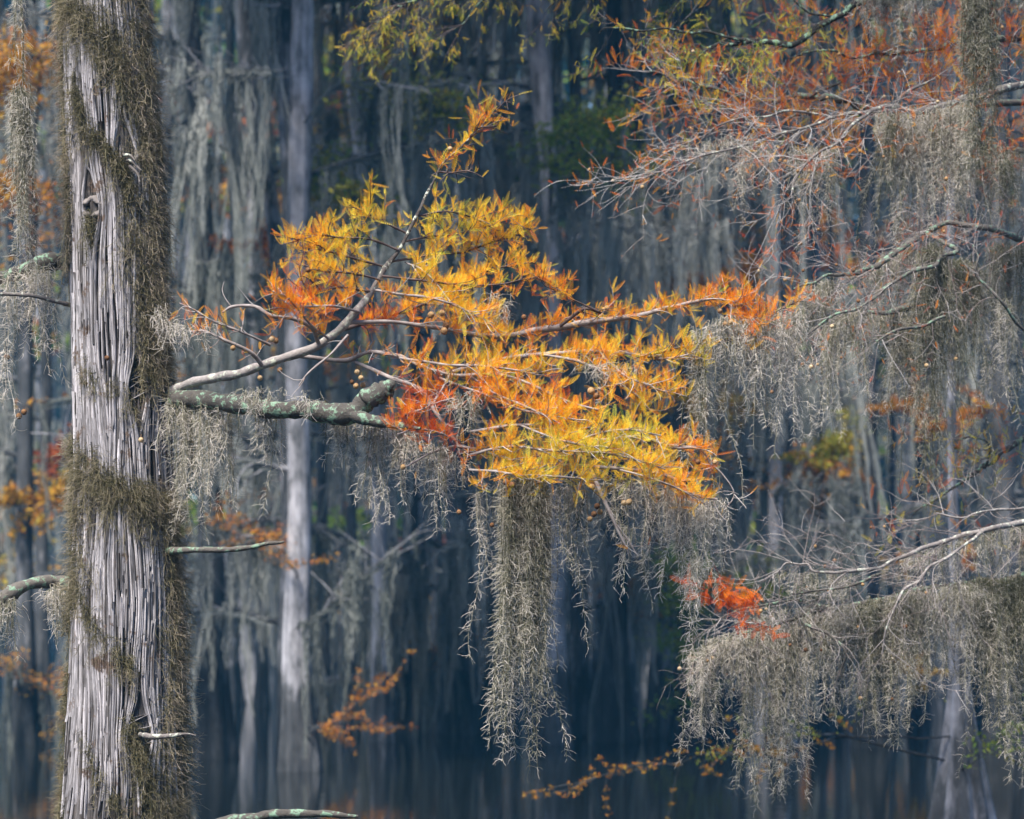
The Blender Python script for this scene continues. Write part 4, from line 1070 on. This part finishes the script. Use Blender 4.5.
# ------------------------------------------------------------------ trees of the swamp behind
def tree_trunk(axis_px, Yd, base_flare=2.2, tone=0.5, seed=1, top_z=None, mat='far_bark', parent=None, ac=None, nth=28, flutes=6, dy=0.0):
    """axis_px: [(px, py, half width px)] from top to bottom; continues to the water and up out of sight."""
    p = np.array(axis_px, float)
    p = p[np.argsort(p[:, 1])]
    z = CAMZ + (HOR - p[:, 1]) / F * Yd
    x = (p[:, 0] - 512) / F * Yd
    r = p[:, 2] / F * Yd
    z, x, r = z[::-1], x[::-1], r[::-1]
    ztop = top_z or max(z[-1] + 5, 13 + 5 * noise2(seed * 1.7, 2.2, 5))
    sl = (x[-1] - x[0]) / max(z[-1] - z[0], 0.5)
    zz = np.concatenate([[-0.4], z, [ztop]])
    xx = np.concatenate([[x[0] - sl * 0.3], x, [x[-1] + sl * 0.6 * (ztop - z[-1])]])
    rr = np.concatenate([[r[0]], r, [r[-1] * 0.45]])
    zs = np.concatenate([np.linspace(-0.3, 2.5, 22), np.linspace(2.7, ztop, 40)])
    cx = np.interp(zs, zz, xx) + 0.05 * (noise2(zs * 0.7, seed, 3) - 0.5)
    R = np.interp(zs, zz, rr)
    fl = 1 + (base_flare - 1) * np.exp(-np.clip(zs + 0.3, 0, None) / 0.75)
    th = np.linspace(0, 2 * np.pi, nth, endpoint=False)
    TH, ZZ = np.meshgrid(th, zs)
    lob = np.exp(-np.clip(ZZ, 0, None) / 1.3) * 0.20 * np.cos(flutes * TH + seed) + 0.13 * (noise2(TH / (2 * np.pi) * 14, ZZ * 0.6, seed, 14) - 0.5)
    RR = (R * fl)[:, None] * (1 + lob)
    V = np.stack([cx[:, None] + RR * np.sin(TH), Yd - RR * np.cos(TH), ZZ], -1)
    k, s = np.meshgrid(np.arange(len(zs) - 1), np.arange(nth), indexing='ij')
    s1 = (s + 1) % nth
    own = ac is None
    V[..., 1] += dy
    ac = ac or Acc()
    tn = tone + 0.35 * (noise2(TH / (2 * np.pi) * 22, ZZ * 0.35, seed + 4, 22) - 0.5)
    tn = tn - (0.45 if Yd > 25 else 0.1) * (ZZ < 0.8 + 0.5 * noise2(TH / (2 * np.pi) * 12, 0.5, seed + 7, 12))   # flood stain round the foot, also standing in for shade near the water
    ac.add(V.reshape(-1, 3), np.stack([k * nth + s, k * nth + s1, (k + 1) * nth + s1, (k + 1) * nth + s], -1).reshape(-1, 4), np.clip(tn, 0, 1).ravel())
    ax = lambda zq: np.array([np.interp(zq, zz, xx), Yd, zq])
    if own:
        ac.build('trunk', M[mat], parent)
    return ax, ztop


def leaf_cloud(acc, centers, n, sx, sy, sz, size, tone, tone_sd=0.07):
    """n small leaf sprays in flat drifts about the centres."""
    c = np.asarray(centers)[rng.integers(0, len(centers), n)]
    p = c + rng.normal(0, 1, (n, 3)) * np.array([sx, sy, sz])
    ax = nrm(rng.normal(0, 1, (n, 3)) + np.array([0, 0, 0.3]))
    sd = nrm(np.cross(ax, rng.normal(0, 1, (n, 3))))
    L = size * rng.uniform(0.5, 1.4, (n, 1))
    Wd = L * rng.uniform(0.12, 0.26, (n, 1))
    v = np.stack([p, p + ax * L * 0.5 + sd * Wd, p + ax * L, p + ax * L * 0.5 - sd * Wd], 1)
    acc.add(v.reshape(-1, 3), np.arange(n * 4).reshape(-1, 4), np.repeat(np.clip(tone + rng.normal(0, tone_sd, n), 0.02, 1), 4))


def rope_curtain(acc, line, n, length, Yd, tone=0.5, tone_sd=0.12, strands=7, thick=0.05, K=11, spine=None):
    """Moss ropes hanging from a limb line: each a bundle of strands that flares then tapers to a tip."""
    if spine is not None:      # the runner of moss lying along the limb, from which the ropes drop
        q = np.repeat(spine[None], 9, 0) + rng.normal(0, 0.03, (9, len(spine), 3)) - np.array([0, 0, 0.03])
        acc.tubes(q, 0.55 * Yd / F, tone + rng.normal(0, 0.1, 9), 3)
    nc = max(3, n // 4)       # ropes gather in uneven bunches along the limb
    u = np.clip(rng.random(nc)[rng.integers(0, nc, n)] + rng.normal(0, 0.02, n), 0, 1) * (len(line) - 1.001)
    k = u.astype(int)
    st = line[k] + (line[k + 1] - line[k]) * (u - k)[:, None]
    L = length * (0.15 + 0.95 * rng.random(n) ** 2.0) * (0.6 + 0.8 * noise2(u * 0.6, n * 1.7, 77))
    ax = walk(st, L, K, np.zeros(2), 0.06)
    t = np.linspace(0, 1, K)
    prof = (np.sin(np.pi * np.clip(t * 0.9 + 0.12, 0, 1)) ** 0.7) * (1 - 0.5 * t) * thick
    th_ = rng.uniform(0.5, 1.5, n)
    P = np.repeat(ax, strands, 0)
    az = rng.uniform(0, 2 * np.pi, (n * strands, 1)) + rng.normal(0, 0.5, (n * strands, K)).cumsum(1)
    rad = prof[None] * np.repeat(th_, strands)[:, None] * rng.uniform(0.2, 1.2, (n * strands, 1))
    P[..., 0] += np.cos(az) * rad
    P[..., 1] += np.sin(az) * rad
    P += rng.normal(0, 0.018, P.shape)
    r = 0.42 * Yd / F
    acc.tubes(P, r * np.linspace(1.3, 0.5, K)[None], np.repeat(tone + rng.normal(0, tone_sd, n), strands) + rng.normal(0, 0.06, n * strands), 3)


TREES = {}


def far_tree(key, label, stems, Yd, flare=2.0, tone=0.5, crown=(0.30, 900), group=None, **kw):
    p = np.array(stems[0], float)
    bx = (p[np.argmax(p[:, 1]), 0] - 512) / F * Yd
    t = thing('cypress_tree', (bx, Yd, 0.0), label, 'tree', group)
    ac = Acc()
    axes = []
    for i, s in enumerate(stems):
        axes.append(tree_trunk(s, Yd, flare, tone - 0.22 * i, seed=len(TREES) * 3 + i + 1, ac=ac, dy=0.35 * i, **kw))
    ac.build('trunk', M['far_bark'], t)
    ax, zt = axes[0]
    if crown:
        # limbs and a crown high overhead, its leaves thickened to shade the swamp below
        ac = Acc()
        la = Acc()
        cen = []
        zlo = (CAMZ + HOR / F * Yd + 0.8) / zt
        for j in range(12):
            zb = zt * rng.uniform(min(zlo, 0.8), 0.97)
            az = rng.uniform(0, 2 * np.pi)
            L = rng.uniform(1.6, 3.8) * (1.35 - zb / zt * 0.7)
            b = ax(zb)
            e = b + np.array([math.cos(az) * L, math.sin(az) * L, 0.25 * L])
            c = catmull([b, (b + e) / 2 + rng.normal(0, 0.12, 3), e], 9)
            ac.tubes(c, np.linspace(0.06, 0.012, 9)[None], tone, 5)
            cen += list(c[3:])
        for j in range(5 if Yd > 25 else 0):     # unseen limbs added toward the viewer, their leaves shading the trees behind
            b = ax(zt * rng.uniform(min(zlo + 0.04, 0.8), 0.9))
            e = b + np.array([rng.normal(0, 2.5), -rng.uniform(3.5, 6.5), rng.uniform(0.5, 2.5)])
            c = catmull([b, (b + e) / 2 + [0, 0, 0.4], e], 12)
            ac.tubes(c, np.linspace(0.07, 0.012, 12)[None], tone, 5)
            cen += list(c[2:])
        ac.build('limb', M['far_bark'], t)
        leaf_cloud(la, cen, int(crown[1] * 4), 0.6, 0.6, 0.25, 0.45, crown[0], 0.1)
        la.build('crown', M['far_leaf'], t, smooth=False)
    TREES[key] = (t, ax, Yd, zt)
    return t


def far_limb(key, pts, spray=None, moss=None, rpx=2.0, tone=0.35, moss_label=None, moss_group=None, label=None, dY=0.0):
    """A limb of a tree behind through picture points; spray = (tone, n, thickness px, leaf px); moss = (n ropes, length px, tone)."""
    t, ax, Yd, zt = TREES[key]
    pw = [W(q[0], q[1], Yd - 0.3 + dY + (q[2] if len(q) > 2 else 0)) for q in pts]
    b = ax(pw[0][2] - 0.1)
    if np.linalg.norm(b - pw[0]) > 0.15:
        pw = [b] + pw
    n = max(14, int(np.linalg.norm(np.diff(np.array(pw), axis=0), axis=1).sum() / 0.12))
    c = catmull(pw, n)
    c[:, 2] += (noise2(np.arange(n) * 0.5, pts[0][0], 7) - 0.5) * 0.10
    ac = Acc()
    c[:, 2] += 0.12 * np.sin(np.linspace(0, 2.6, n) + pts[0][0]) - 0.06
    ac.tubes(c, (np.linspace(1, 0.25, n) * rpx * (0.75 if moss and spray is None else 1) / F * Yd)[None], tone * (0.6 if moss and spray is None else 1), 6)
    tw = side_twigs(c, max(6, int(n * 1.1)), 0.8 if moss else 0.5, up=0.0, flat=0.45, K=6, t0=0.2)
    ac.tubes(tw, np.linspace(0.45, 0.15, 6)[None] * rpx / F * Yd, tone + 0.1, 4)
    o = ac.build('limb', M['far_bark'], t)
    if label:
        o['label'] = label
    if spray:
        tn, ns, th_, lp = spray
        la = Acc()
        s = th_ / F * Yd
        cen = np.concatenate([c[int(n * 0.3):], tw[:, 2:].reshape(-1, 3)])
        leaf_cloud(la, cen, ns * 2, s * 0.6, s * 1.0, s * 0.3, 0.72 * lp / F * Yd, tn)
        la.build('foliage', M['far_leaf'], o, smooth=False)
    if moss:
        ma = Acc()
        nr, lp, mt = moss
        rope_curtain(ma, np.concatenate([c[int(n * 0.15):], tw[::2, 2:5].reshape(-1, 3)]), int(nr * 1.4), lp / F * Yd * 1.15, Yd, mt, spine=c[int(n * 0.15):])
        m_ = ma.build('spanish_moss', M['far_moss'], None, smooth=False)
        tag(m_, moss_label, 'moss', moss_group or 'moss curtains on the trees behind')
    return c


G_T = 'trees standing in the hazy swamp behind'
far_tree('twin', 'pale twin-stemmed cypress with light grey stems behind the orange branch', [[(301, -120, 10), (303, 0, 11), (301, 120, 11.5), (299, 240, 11), (298, 330, 11), (300, 430, 11), (298, 560, 12), (298, 700, 14), (299, 750, 16)],
         [(276, -120, 8), (283, 0, 12), (287, 90, 11), (290, 200, 9.5), (293, 330, 9), (294, 430, 8), (291, 600, 8), (293, 745, 10)]], 28, 1.5, 0.74, group=G_T)
far_tree('dusk', 'dark straight trunk close right of the shaggy near trunk, upper left', [[(184, -100, 9), (189, 0, 9), (196, 120, 9.5), (205, 250, 11), (210, 420, 12), (214, 755, 15)]], 31, 1.8, 0.25, group=G_T)
far_tree('lean', 'leaning trunk, dark above and whitish below, left of the pale twin-stemmed cypress', [[(234, -100, 7), (241, 0, 7.5), (247, 80, 8), (256, 130, 8.5), (268, 190, 7.5), (277, 250, 7), (283, 340, 7), (287, 470, 8), (289, 755, 10)]], 30, 1.6, 0.55, group=G_T)
far_tree('kink', 'slim kinked pale trunk just right of the pale twin-stemmed cypress', [[(338, -120, 6), (348, 0, 6.5), (352, 70, 6.5), (358, 130, 7), (366, 200, 7), (374, 300, 6.5), (378, 480, 7), (380, 720, 8)]], 36, 1.7, 0.8, group=G_T)
far_tree('veil', 'moss-veiled tapering trunk above the right half of the orange branch', [[(530, -120, 11), (537, 0, 12), (543, 100, 11), (549, 160, 8), (551, 250, 7.5), (553, 420, 8), (556, 730, 11)]], 35, 1.8, 0.75, group=G_T)
far_tree('violet', 'wide violet-grey trunk rising behind the top plume of orange sprays', [[(448, -120, 9), (452, 0, 10), (455, 120, 11), (456, 220, 12), (458, 430, 13), (460, 728, 17)]], 39, 1.8, 0.4, group=G_T)
far_tree('blue', 'blue-grey trunk between the orange branch and the upper right twigs', [[(632, -120, 6), (637, 0, 6.5), (641, 120, 7), (647, 240, 7.5), (652, 380, 8), (656, 560, 8), (659, 720, 10)]], 38, 1.7, 0.6, group=G_T)
far_tree('post', 'pale post-like trunk below the tip of the orange branch', [[(764, -120, 5.5), (768, 0, 6), (772, 200, 6), (775, 400, 6.5), (777, 560, 7), (779, 725, 9)]], 36, 1.8, 0.9, group=G_T)
far_tree('flare', 'cypress with a broad fluted grey base at the lower right, moss over it', [[(948, -100, 4), (952, 300, 3.5), (957, 600, 6), (960, 690, 10), (961, 740, 15), (962, 790, 20), (962, 850, 24)]], 18.5, 1.6, 0.62, crown=(0.4, 250), nth=48, flutes=9, group=G_T)
far_tree('base', 'bluish trunk standing in the dark water below the longest moss tongue', [[(572, -120, 6), (575, 200, 7), (578, 500, 8), (579, 690, 9), (580, 735, 11)]], 38, 1.9, 0.5, group=G_T)
far_tree('ivy', 'slim trunk hung with green leaves between the moss tongue and the low limb', [[(676, -120, 6), (680, 200, 7), (682, 450, 7), (684, 600, 8), (686, 740, 11)]], 36, 1.9, 0.36, group=G_T)
far_tree('gold', 'hazy trunk beside gold sprays at the left edge', [[(30, -120, 6), (28, 200, 7), (27, 450, 8), (25, 600, 8), (24, 745, 11)]], 35, 1.8, 0.45, group=G_T)
far_tree('wine', 'thin dark trunk standing behind the dangling strings at the far left', [[(58, -120, 5), (52, 100, 5), (46, 300, 6), (44, 500, 6), (42, 730, 8)]], 41, 1.8, 0.3, group=G_T)
far_tree('shade', 'trunk half hidden by the right-hand moss curtains, at mid height', [[(862, -120, 7), (866, 200, 8), (868, 400, 9), (870, 560, 9), (872, 745, 12)]], 34, 1.9, 0.38, group=G_T)
far_tree('edge', 'trunk at the right edge behind the moss', [[(1002, -120, 8), (1000, 200, 9), (1003, 450, 10), (1004, 750, 14)]], 32, 1.9, 0.36, group=G_T)
far_tree('deep', 'dark trunk in the deep shade right of the longest moss tongue', [[(612, -120, 8), (614, 200, 9), (615, 480, 10), (616, 740, 14)]], 36, 1.8, 0.15, group=G_T)
far_tree('pair', 'trunk in the gap between the lichened limb and the longest moss tongue', [[(418, -120, 6), (415, 200, 7), (412, 500, 8), (410, 740, 11)]], 40, 1.9, 0.3, group=G_T)
far_tree('slim', 'slim trunk right of the pale post-like trunk', [[(812, -120, 5), (815, 200, 5), (818, 450, 6), (820, 730, 8)]], 44, 1.8, 0.42, group=G_T)
far_tree('root', 'trunk behind the pale post-like trunk, on its left', [[(728, -120, 6), (724, 200, 7), (722, 450, 8), (720, 740, 12)]], 42, 1.9, 0.34, group=G_T)
G_S = 'slim trunks lost in the haze'
for i, x in enumerate([-40, 92, 158, 232, 322, 352, 392, 436, 486, 508, 540, 566, 598, 628, 666, 702, 742, 790, 838, 892, 918, 980, 1030, 1070, 140, 262]):
    Yd = [47, 52, 49, 56, 46, 53, 58, 50][i % 8] + rng.uniform(-1.5, 1.5)
    x2 = x + rng.normal(0, 10)
    wpx = rng.uniform(2.5, 6.5)
    far_tree(('s', i), 'slim hazy trunk standing far back among other trees', [[(x2 + rng.normal(0, 14), -150, wpx * 0.75), (x2 + rng.normal(0, 5), 200, wpx * 0.85), (x, 480, wpx), (x, 715, wpx * 1.3)]], Yd, 1.9, rng.uniform(0.2, 0.6), crown=(rng.choice([0.3, 0.5, 0.85]), 500), group=G_S)

G_M = 'moss curtains on the trees behind'
# limbs, sprays and moss that can be told apart in the photograph
far_limb('twin', [(312, 95), (328, 78), (352, 71), (385, 71), (420, 77), (455, 82), (488, 93)], None, (9, 150, .5), 1.6, 0.75, 'moss ropes under the arching bare limb of the twin-stemmed cypress', label='bare arching silvery limb')
far_limb('lean', [(245, 130), (228, 116), (205, 98), (186, 86), (165, 70)], None, None, 2.0, 0.75, label='bare pale limb slanting up to the left')
far_limb('dusk', [(200, 105), (178, 122), (162, 135), (140, 150)], None, None, 2.2, 0.3)
far_limb('lean', [(270, 190), (250, 180), (225, 176), (200, 178)], None, (14, 110, .42), 1.8, 0.15, 'moss under the dark low limb left of the leaning trunk')
far_limb('dusk', [(208, 245), (238, 248), (262, 244), (280, 246)], (0.36, 700, 6, 9), None, 1.4, 0.3, label='low limb with a rust-red band of leaves')
far_limb('gold', [(40, 60), (20, 55), (4, 60), (-20, 70)], (0.5, 1300, 22, 7), None, 1.6, dY=-8)
far_limb('gold', [(36, 195), (14, 188), (-10, 195)], (0.45, 700, 12, 7), None, 1.4, dY=-8)
far_limb('gold', [(8, 502), (30, 496), (48, 490), (60, 488)], (0.56, 520, 5, 10), None, 1.6, label='limb with flat golden sprays')
far_limb('wine', [(50, 470), (64, 462), (80, 452)], (0.2, 500, 8, 9), None, 1.4)
far_limb('gold', [(10, 660), (40, 672), (66, 690), (90, 700)], (0.5, 600, 10, 6), (12, 120, .3), 1.6, .3, 'moss below the dull gold sprays at the lower left')
far_limb('twin', [(312, 712), (334, 708), (352, 698), (372, 690), (392, 682)], (0.46, 420, 3, 5), None, 1.3, 0.3, label='low limb with blurred orange leaves')
far_limb('twin', [(318, 712), (340, 716), (362, 720), (376, 722)], (0.44, 220, 3, 5), None, 1.0, 0.3)
far_limb('kink', [(372, 105), (395, 96), (420, 95), (445, 100)], (0.8, 1000, 8, 7), (16, 170, .45), 1.4, 0.3, 'moss below the green sprays left of the orange plume', dY=-7)
far_limb('kink', [(362, 190), (345, 182), (330, 172), (318, 168)], (0.82, 1100, 10, 7), None, 1.2, dY=-7)
far_limb('kink', [(362, 60), (380, 40), (410, 20)], (0.56, 600, 14, 8), (10, 130, .45), 1.2, .3, 'moss ropes high beside the slim kinked trunk')
far_limb('veil', [(552, 135), (570, 128), (592, 124), (612, 130)], (0.88, 900, 8, 7), None, 1.4, .3, label='limb with clear green leaves', dY=-4)
far_limb('veil', [(556, 150), (580, 150), (602, 146), (625, 152)], (0.86, 900, 8, 7), (14, 150, .5), 1.3, .3, 'moss below the clear green leaves', dY=-4)
far_limb('veil', [(556, 250), (575, 228), (600, 208), (612, 198)], None, None, 1.5, 0.7, label='bare pale limb slanting up to the right')
far_limb('blue', [(612, 198), (590, 196), (570, 180), (552, 168)], None, (24, 130, .58), 1.2, 0.7, 'pale moss sheet right of the orange plume')
far_limb('blue', [(655, 20), (680, 14), (700, 18)], (0.9, 600, 14, 8), None, 1.3)
far_limb('post', [(770, 262), (735, 262), (700, 268), (672, 276)], (0.46, 900, 12, 8), None, 1.3, .3, label='limb with dull rust leaves')
far_limb('post', [(772, 400), (745, 404), (715, 410), (690, 408)], (0.62, 700, 9, 8), (10, 90, .4), 1.3, .3, 'moss below the olive sprays behind the moss rope')
far_limb('shade', [(864, 420), (845, 428), (826, 442), (806, 448)], (0.76, 900, 8, 8), None, 1.5)
far_limb('shade', [(870, 400), (890, 398), (910, 392), (922, 392)], (0.46, 420, 4, 8), None, 1.3)
far_limb('edge', [(1000, 412), (980, 412), (960, 416), (940, 418)], (0.40, 300, 3.5, 8), None, 1.3, label='thin limb with an orange streak of leaves')
far_limb('shade', [(866, 478), (845, 474), (825, 482), (800, 490)], (0.45, 500, 9, 8), (16, 110, .42), 1.6, .55, 'moss tatters below the bare horizontal limb right of the pale post')
far_limb('flare', [(900, 738), (840, 742), (780, 752), (725, 756), (690, 750), (650, 748), (612, 758), (570, 764)], (0.5, 800, 2.5, 4.5), None, 1.2, .2, label='low limb with a long rust-orange band of leaves over the water')
far_limb('flare', [(860, 728), (800, 730), (765, 736), (735, 748), (715, 756)], (0.84, 260, 3, 4.5), None, 1.3, .2)
far_limb('ivy', [(684, 660), (676, 640), (668, 600), (662, 570)], (0.93, 500, 14, 8), None, 1.2, label='drooping limb with dark green leaves')
far_limb('ivy', [(686, 560), (695, 600), (690, 640), (678, 690)], (0.9, 700, 16, 8), None, 1.2)
far_limb('twin', [(294, 560), (268, 540), (246, 526), (225, 520)], (0.45, 420, 8, 6), None, 1.3, .3)
far_limb('twin', [(300, 610), (325, 600), (350, 585), (376, 566), (395, 556)], None, (20, 120, .5), 1.5, .65, 'moss sheet under the pale slanting limb below the lichened limb')
far_limb('flare', [(966, 742), (990, 736), (1015, 734), (1040, 738)], (0.88, 160, 8, 9), None, 1.3, .3)
far_limb('edge', [(1000, 810), (1012, 805), (1030, 800)], None, None, 1.6, .4)
far_limb('shade', [(868, 664), (888, 662), (905, 664), (925, 668)], (0.6, 300, 4, 8), None, 1.3, .3)
far_limb('pair', [(414, 648), (440, 650), (470, 662), (500, 668)], (0.40, 160, 5, 8), (26, 130, .5), 1.5, .6, 'pale moss sheet low in the gap left of the longest moss tongue')
far_limb('pair', [(410, 650), (385, 656), (360, 668), (330, 675)], None, (18, 100, .42), 1.4, .6, 'moss hanging low beside the blurred orange leaves')
far_limb('violet', [(450, 540), (430, 530), (405, 536), (380, 545)], None, (24, 200, .5), 1.5, .5, 'long moss ropes below the ragged fringe of the orange branch')
far_limb('dusk', [(214, 395), (190, 400), (150, 398), (40, 396)], (0.5, 300, 6, 8), (20, 150, .4), 1.5, .3, 'moss curtain behind the near trunk at mid height')
for ky, pts, n_, lp, tn_, lab in [
    ('veil', [(556, 196), (585, 204), (620, 210), (665, 214), (700, 222)], 44, 130, .8, 'pale moss sheet behind the right arm of the orange branch'),
    ('kink', [(372, 100), (400, 108), (440, 112), (490, 118)], 34, 190, .72, 'pale moss ropes left of the orange plume'),
    ('pair', [(412, 545), (380, 550), (345, 560), (310, 572)], 30, 150, .7, 'grey moss sheet below the lichened limb, in front of dark trunks'),
    ('pair', [(416, 540), (445, 545), (475, 552), (505, 560)], 30, 110, .66, 'grey moss sheet just left of the longest moss tongue'),
    ('lean', [(275, 60), (250, 66), (215, 72), (185, 70)], 26, 220, .62, 'tall moss veil between the near trunk and the leaning trunk'),
    ('dusk', [(208, 270), (235, 268), (262, 272)], 26, 170, .6, 'moss veil above the bare twigs between the near trunk and the pale stems'),
    ('post', [(774, 310), (750, 318), (720, 322)], 26, 130, .62, 'moss veil behind the tip of the orange branch'),
    ('post', [(778, 480), (800, 486), (830, 494), (860, 500)], 34, 110, .6, 'moss shreds on the bare limb right of the pale post-like trunk'),
    ('shade', [(868, 520), (840, 524), (810, 528), (780, 532)], 34, 70, .6, 'low moss shreds above the whitish twig net'),
    ('blue', [(652, 560), (640, 556), (620, 560)], 12, 160, .45, 'thin moss ropes right of the longest moss tongue'),
]:
    far_limb(ky, pts, None, (n_, lp, tn_), 1.3, .5, lab, dY=-2.5)
# the rest of the moss-hung limbs: on every tree, several heights, nothing to tell them apart
keys = list(TREES)
for ky in keys:
    t, ax, Yd, zt = TREES[ky]
    if ky == 'flare':
        continue
    far = isinstance(ky, tuple)
    ztop = CAMZ + HOR / F * Yd + 1.0
    nh = 4 if far else 7
    hs = np.linspace(2.2, ztop, nh) + rng.normal(0, 0.5, nh)
    for zb in hs:
        b = ax(zb)
        sgn = rng.choice([-1, 1])
        L = rng.uniform(1.0, 2.8)
        e = b + np.array([sgn * L, rng.uniform(-0.9, 0.9), rng.uniform(-0.1, 0.5)])
        mid = (b + e) / 2 + np.array([0, 0, rng.uniform(0.05, 0.35)])
        c = catmull([b, mid, e], 16)
        ac = Acc()
        ac.tubes(c, np.linspace(0.04, 0.012, 16)[None], rng.uniform(0.2, 0.6), 6)
        tw = side_twigs(c, 16, 0.8, up=0.1, K=6)
        ac.tubes(tw, np.linspace(0.012, 0.005, 6)[None], rng.uniform(0.4, 0.8), 4)
        o = ac.build('limb', M['far_bark'], t)
        if rng.random() < 0.14:
            la = Acc()
            leaf_cloud(la, np.concatenate([c[4:], tw[:, 2:].reshape(-1, 3)]), 420, 0.16, 0.2, 0.07, 0.13, rng.choice([0.45, 0.52, 0.58, 0.62, 0.85, 0.95]))
            la.build('foliage', M['far_leaf'], o, smooth=False)
        ma = Acc()
        rope_curtain(ma, np.concatenate([c[2:], tw[:, 2:4].reshape(-1, 3)]), int(14 * L) + 8, min(rng.uniform(1.2, 3.2), zb - 0.5), Yd, rng.uniform(0.45, 0.95), spine=c[2:])
        m_ = ma.build('spanish_moss', M['far_moss'], None, smooth=False)
        tag(m_, 'blurred grey moss curtain on a tree in the hazy background', 'moss', 'blurred moss curtains in the hazy background')

# the wood beyond, which reads as one mass: trunks, moss and leaves
wa = Acc()
for i in range(150):
    Yd = rng.uniform(60, 112)
    x = rng.uniform(-0.30, 0.30) * Yd
    h = rng.uniform(17, 30)
    zs = np.linspace(-0.3, h, 16)
    r = rng.uniform(0.14, 0.36) * (np.interp(zs / h, [0, 0.05, 0.15, 1], [2.2, 1.3, 1, 0.4]))
    c = np.stack([x + rng.normal(0, 0.5) * zs / h + 0.15 * (noise2(zs * 0.4, i, 2) - 0.5), np.full(16, Yd), zs], 1)
    wa.tubes(c, r[None], rng.uniform(0.15, 0.7), 7, mat=0)
    for j in range(5):
        zb = rng.uniform(3, h)
        b = np.array([x, Yd, zb])
        e = b + np.array([rng.choice([-1, 1]) * rng.uniform(1.2, 3.2), rng.normal(0, 1), rng.uniform(-0.2, 0.8)])
        l = catmull([b, (b + e) / 2 + [0, 0, 0.3], e], 10)
        wa.tubes(l, np.linspace(0.06, 0.02, 10)[None], 0.35, 4, mat=0)
        nv = wa.n
        rope_curtain(wa, l, 14, min(rng.uniform(2, 5), zb - 0.3), Yd, rng.uniform(0.3, 0.6), strands=3, thick=0.12, K=8)
        wa.m[-1][:] = 1
        if rng.random() < 0.5:
            leaf_cloud(wa, l[3:], 90, 0.5, 0.5, 0.2, 0.45, rng.choice([0.3, 0.45, 0.55, 0.85, 0.97]))
            wa.m[-1][:] = 2
# unseen leaf wall added behind the viewer to block low sky light
m_ = 26000
n = 150000
p = np.stack([rng.uniform(-95, 95, n), rng.uniform(114, 140, n), 44 * rng.random(n) ** 0.95 - 0.5], 1)
p[:m_] = np.stack([rng.uniform(-60, 60, m_), rng.uniform(-48, -30, m_), 21 * rng.random(m_) - 0.5], 1)
ax_ = nrm(rng.normal(0, 1, (n, 3)))
sd = nrm(np.cross(ax_, rng.normal(0, 1, (n, 3))))
L = rng.uniform(0.8, 2.2, (n, 1))
v = np.stack([p, p + ax_ * L * 0.5 + sd * L * 0.32, p + ax_ * L, p + ax_ * L * 0.5 - sd * L * 0.32], 1)
wa.add(v.reshape(-1, 3), np.arange(n * 4).reshape(-1, 4), np.repeat(rng.random(n), 4), 3)
o = wa.build('far_woods', [M['far_bark'], M['far_moss'], M['far_leaf'], M['wood_mass']], None, smooth=False)
tag(o, 'distant moss-hung wood closing off the swamp', None, None, 'stuff')


# ------------------------------------------------------------------ light, sky, camera
w = bpy.data.worlds.new('World')
scene.world = w
w.use_nodes = True
nt = w.node_tree
nt.nodes.clear()
out = nt.nodes.new('ShaderNodeOutputWorld')
bg = nt.nodes.new('ShaderNodeBackground')
sky = nt.nodes.new('ShaderNodeTexSky')
sky.sky_type = 'NISHITA'
sky.sun_disc = False
SUN_EL, SUN_AZ = 56.0, 210.0            # azimuth clockwise from +Y: behind the camera, a little to its left
sky.sun_elevation = math.radians(SUN_EL)
sky.sun_rotation = math.radians(SUN_AZ)
bg.inputs['Strength'].default_value = 0.085
sky.ozone_density = 3.5
nt.links.new(sky.outputs[0], bg.inputs[0])
nt.links.new(bg.outputs[0], out.inputs[0])
sl = bpy.data.lights.new('sun', 'SUN')
sl.energy = 3.2
sl.angle = math.radians(14)
sl.color = (1.0, 0.93, 0.84)
so = bpy.data.objects.new('sun', sl)
COL.objects.link(so)
so.rotation_euler = (math.radians(90 - SUN_EL), 0, math.radians(180 - SUN_AZ))

cam = bpy.data.cameras.new('camera')
co = bpy.data.objects.new('camera', cam)
COL.objects.link(co)
co.location = (0, 0, CAMZ)
co.rotation_euler = (math.radians(90), 0, 0)
cam.sensor_fit = 'HORIZONTAL'
cam.sensor_width = 36.0
cam.lens = 36.0 * F / 1024.0
cam.shift_y = (HOR - 409.5) / 1024.0
cam.clip_end = 2000
cam.dof.use_dof = True
cam.dof.focus_distance = Y0 - 0.2
cam.dof.aperture_fstop = 3.2
scene.camera = co
scene.view_settings.view_transform = 'Standard'
scene.view_settings.look = 'None'
scene.view_settings.exposure = 1.58
scene.view_settings.gamma = 1.0
scene.view_settings.use_curve_mapping = False
cy = scene.cycles
cy.max_bounces = 5
cy.diffuse_bounces = 3
cy.glossy_bounces = 2
cy.transmission_bounces = 3
cy.volume_bounces = 1
cy.use_denoising = True
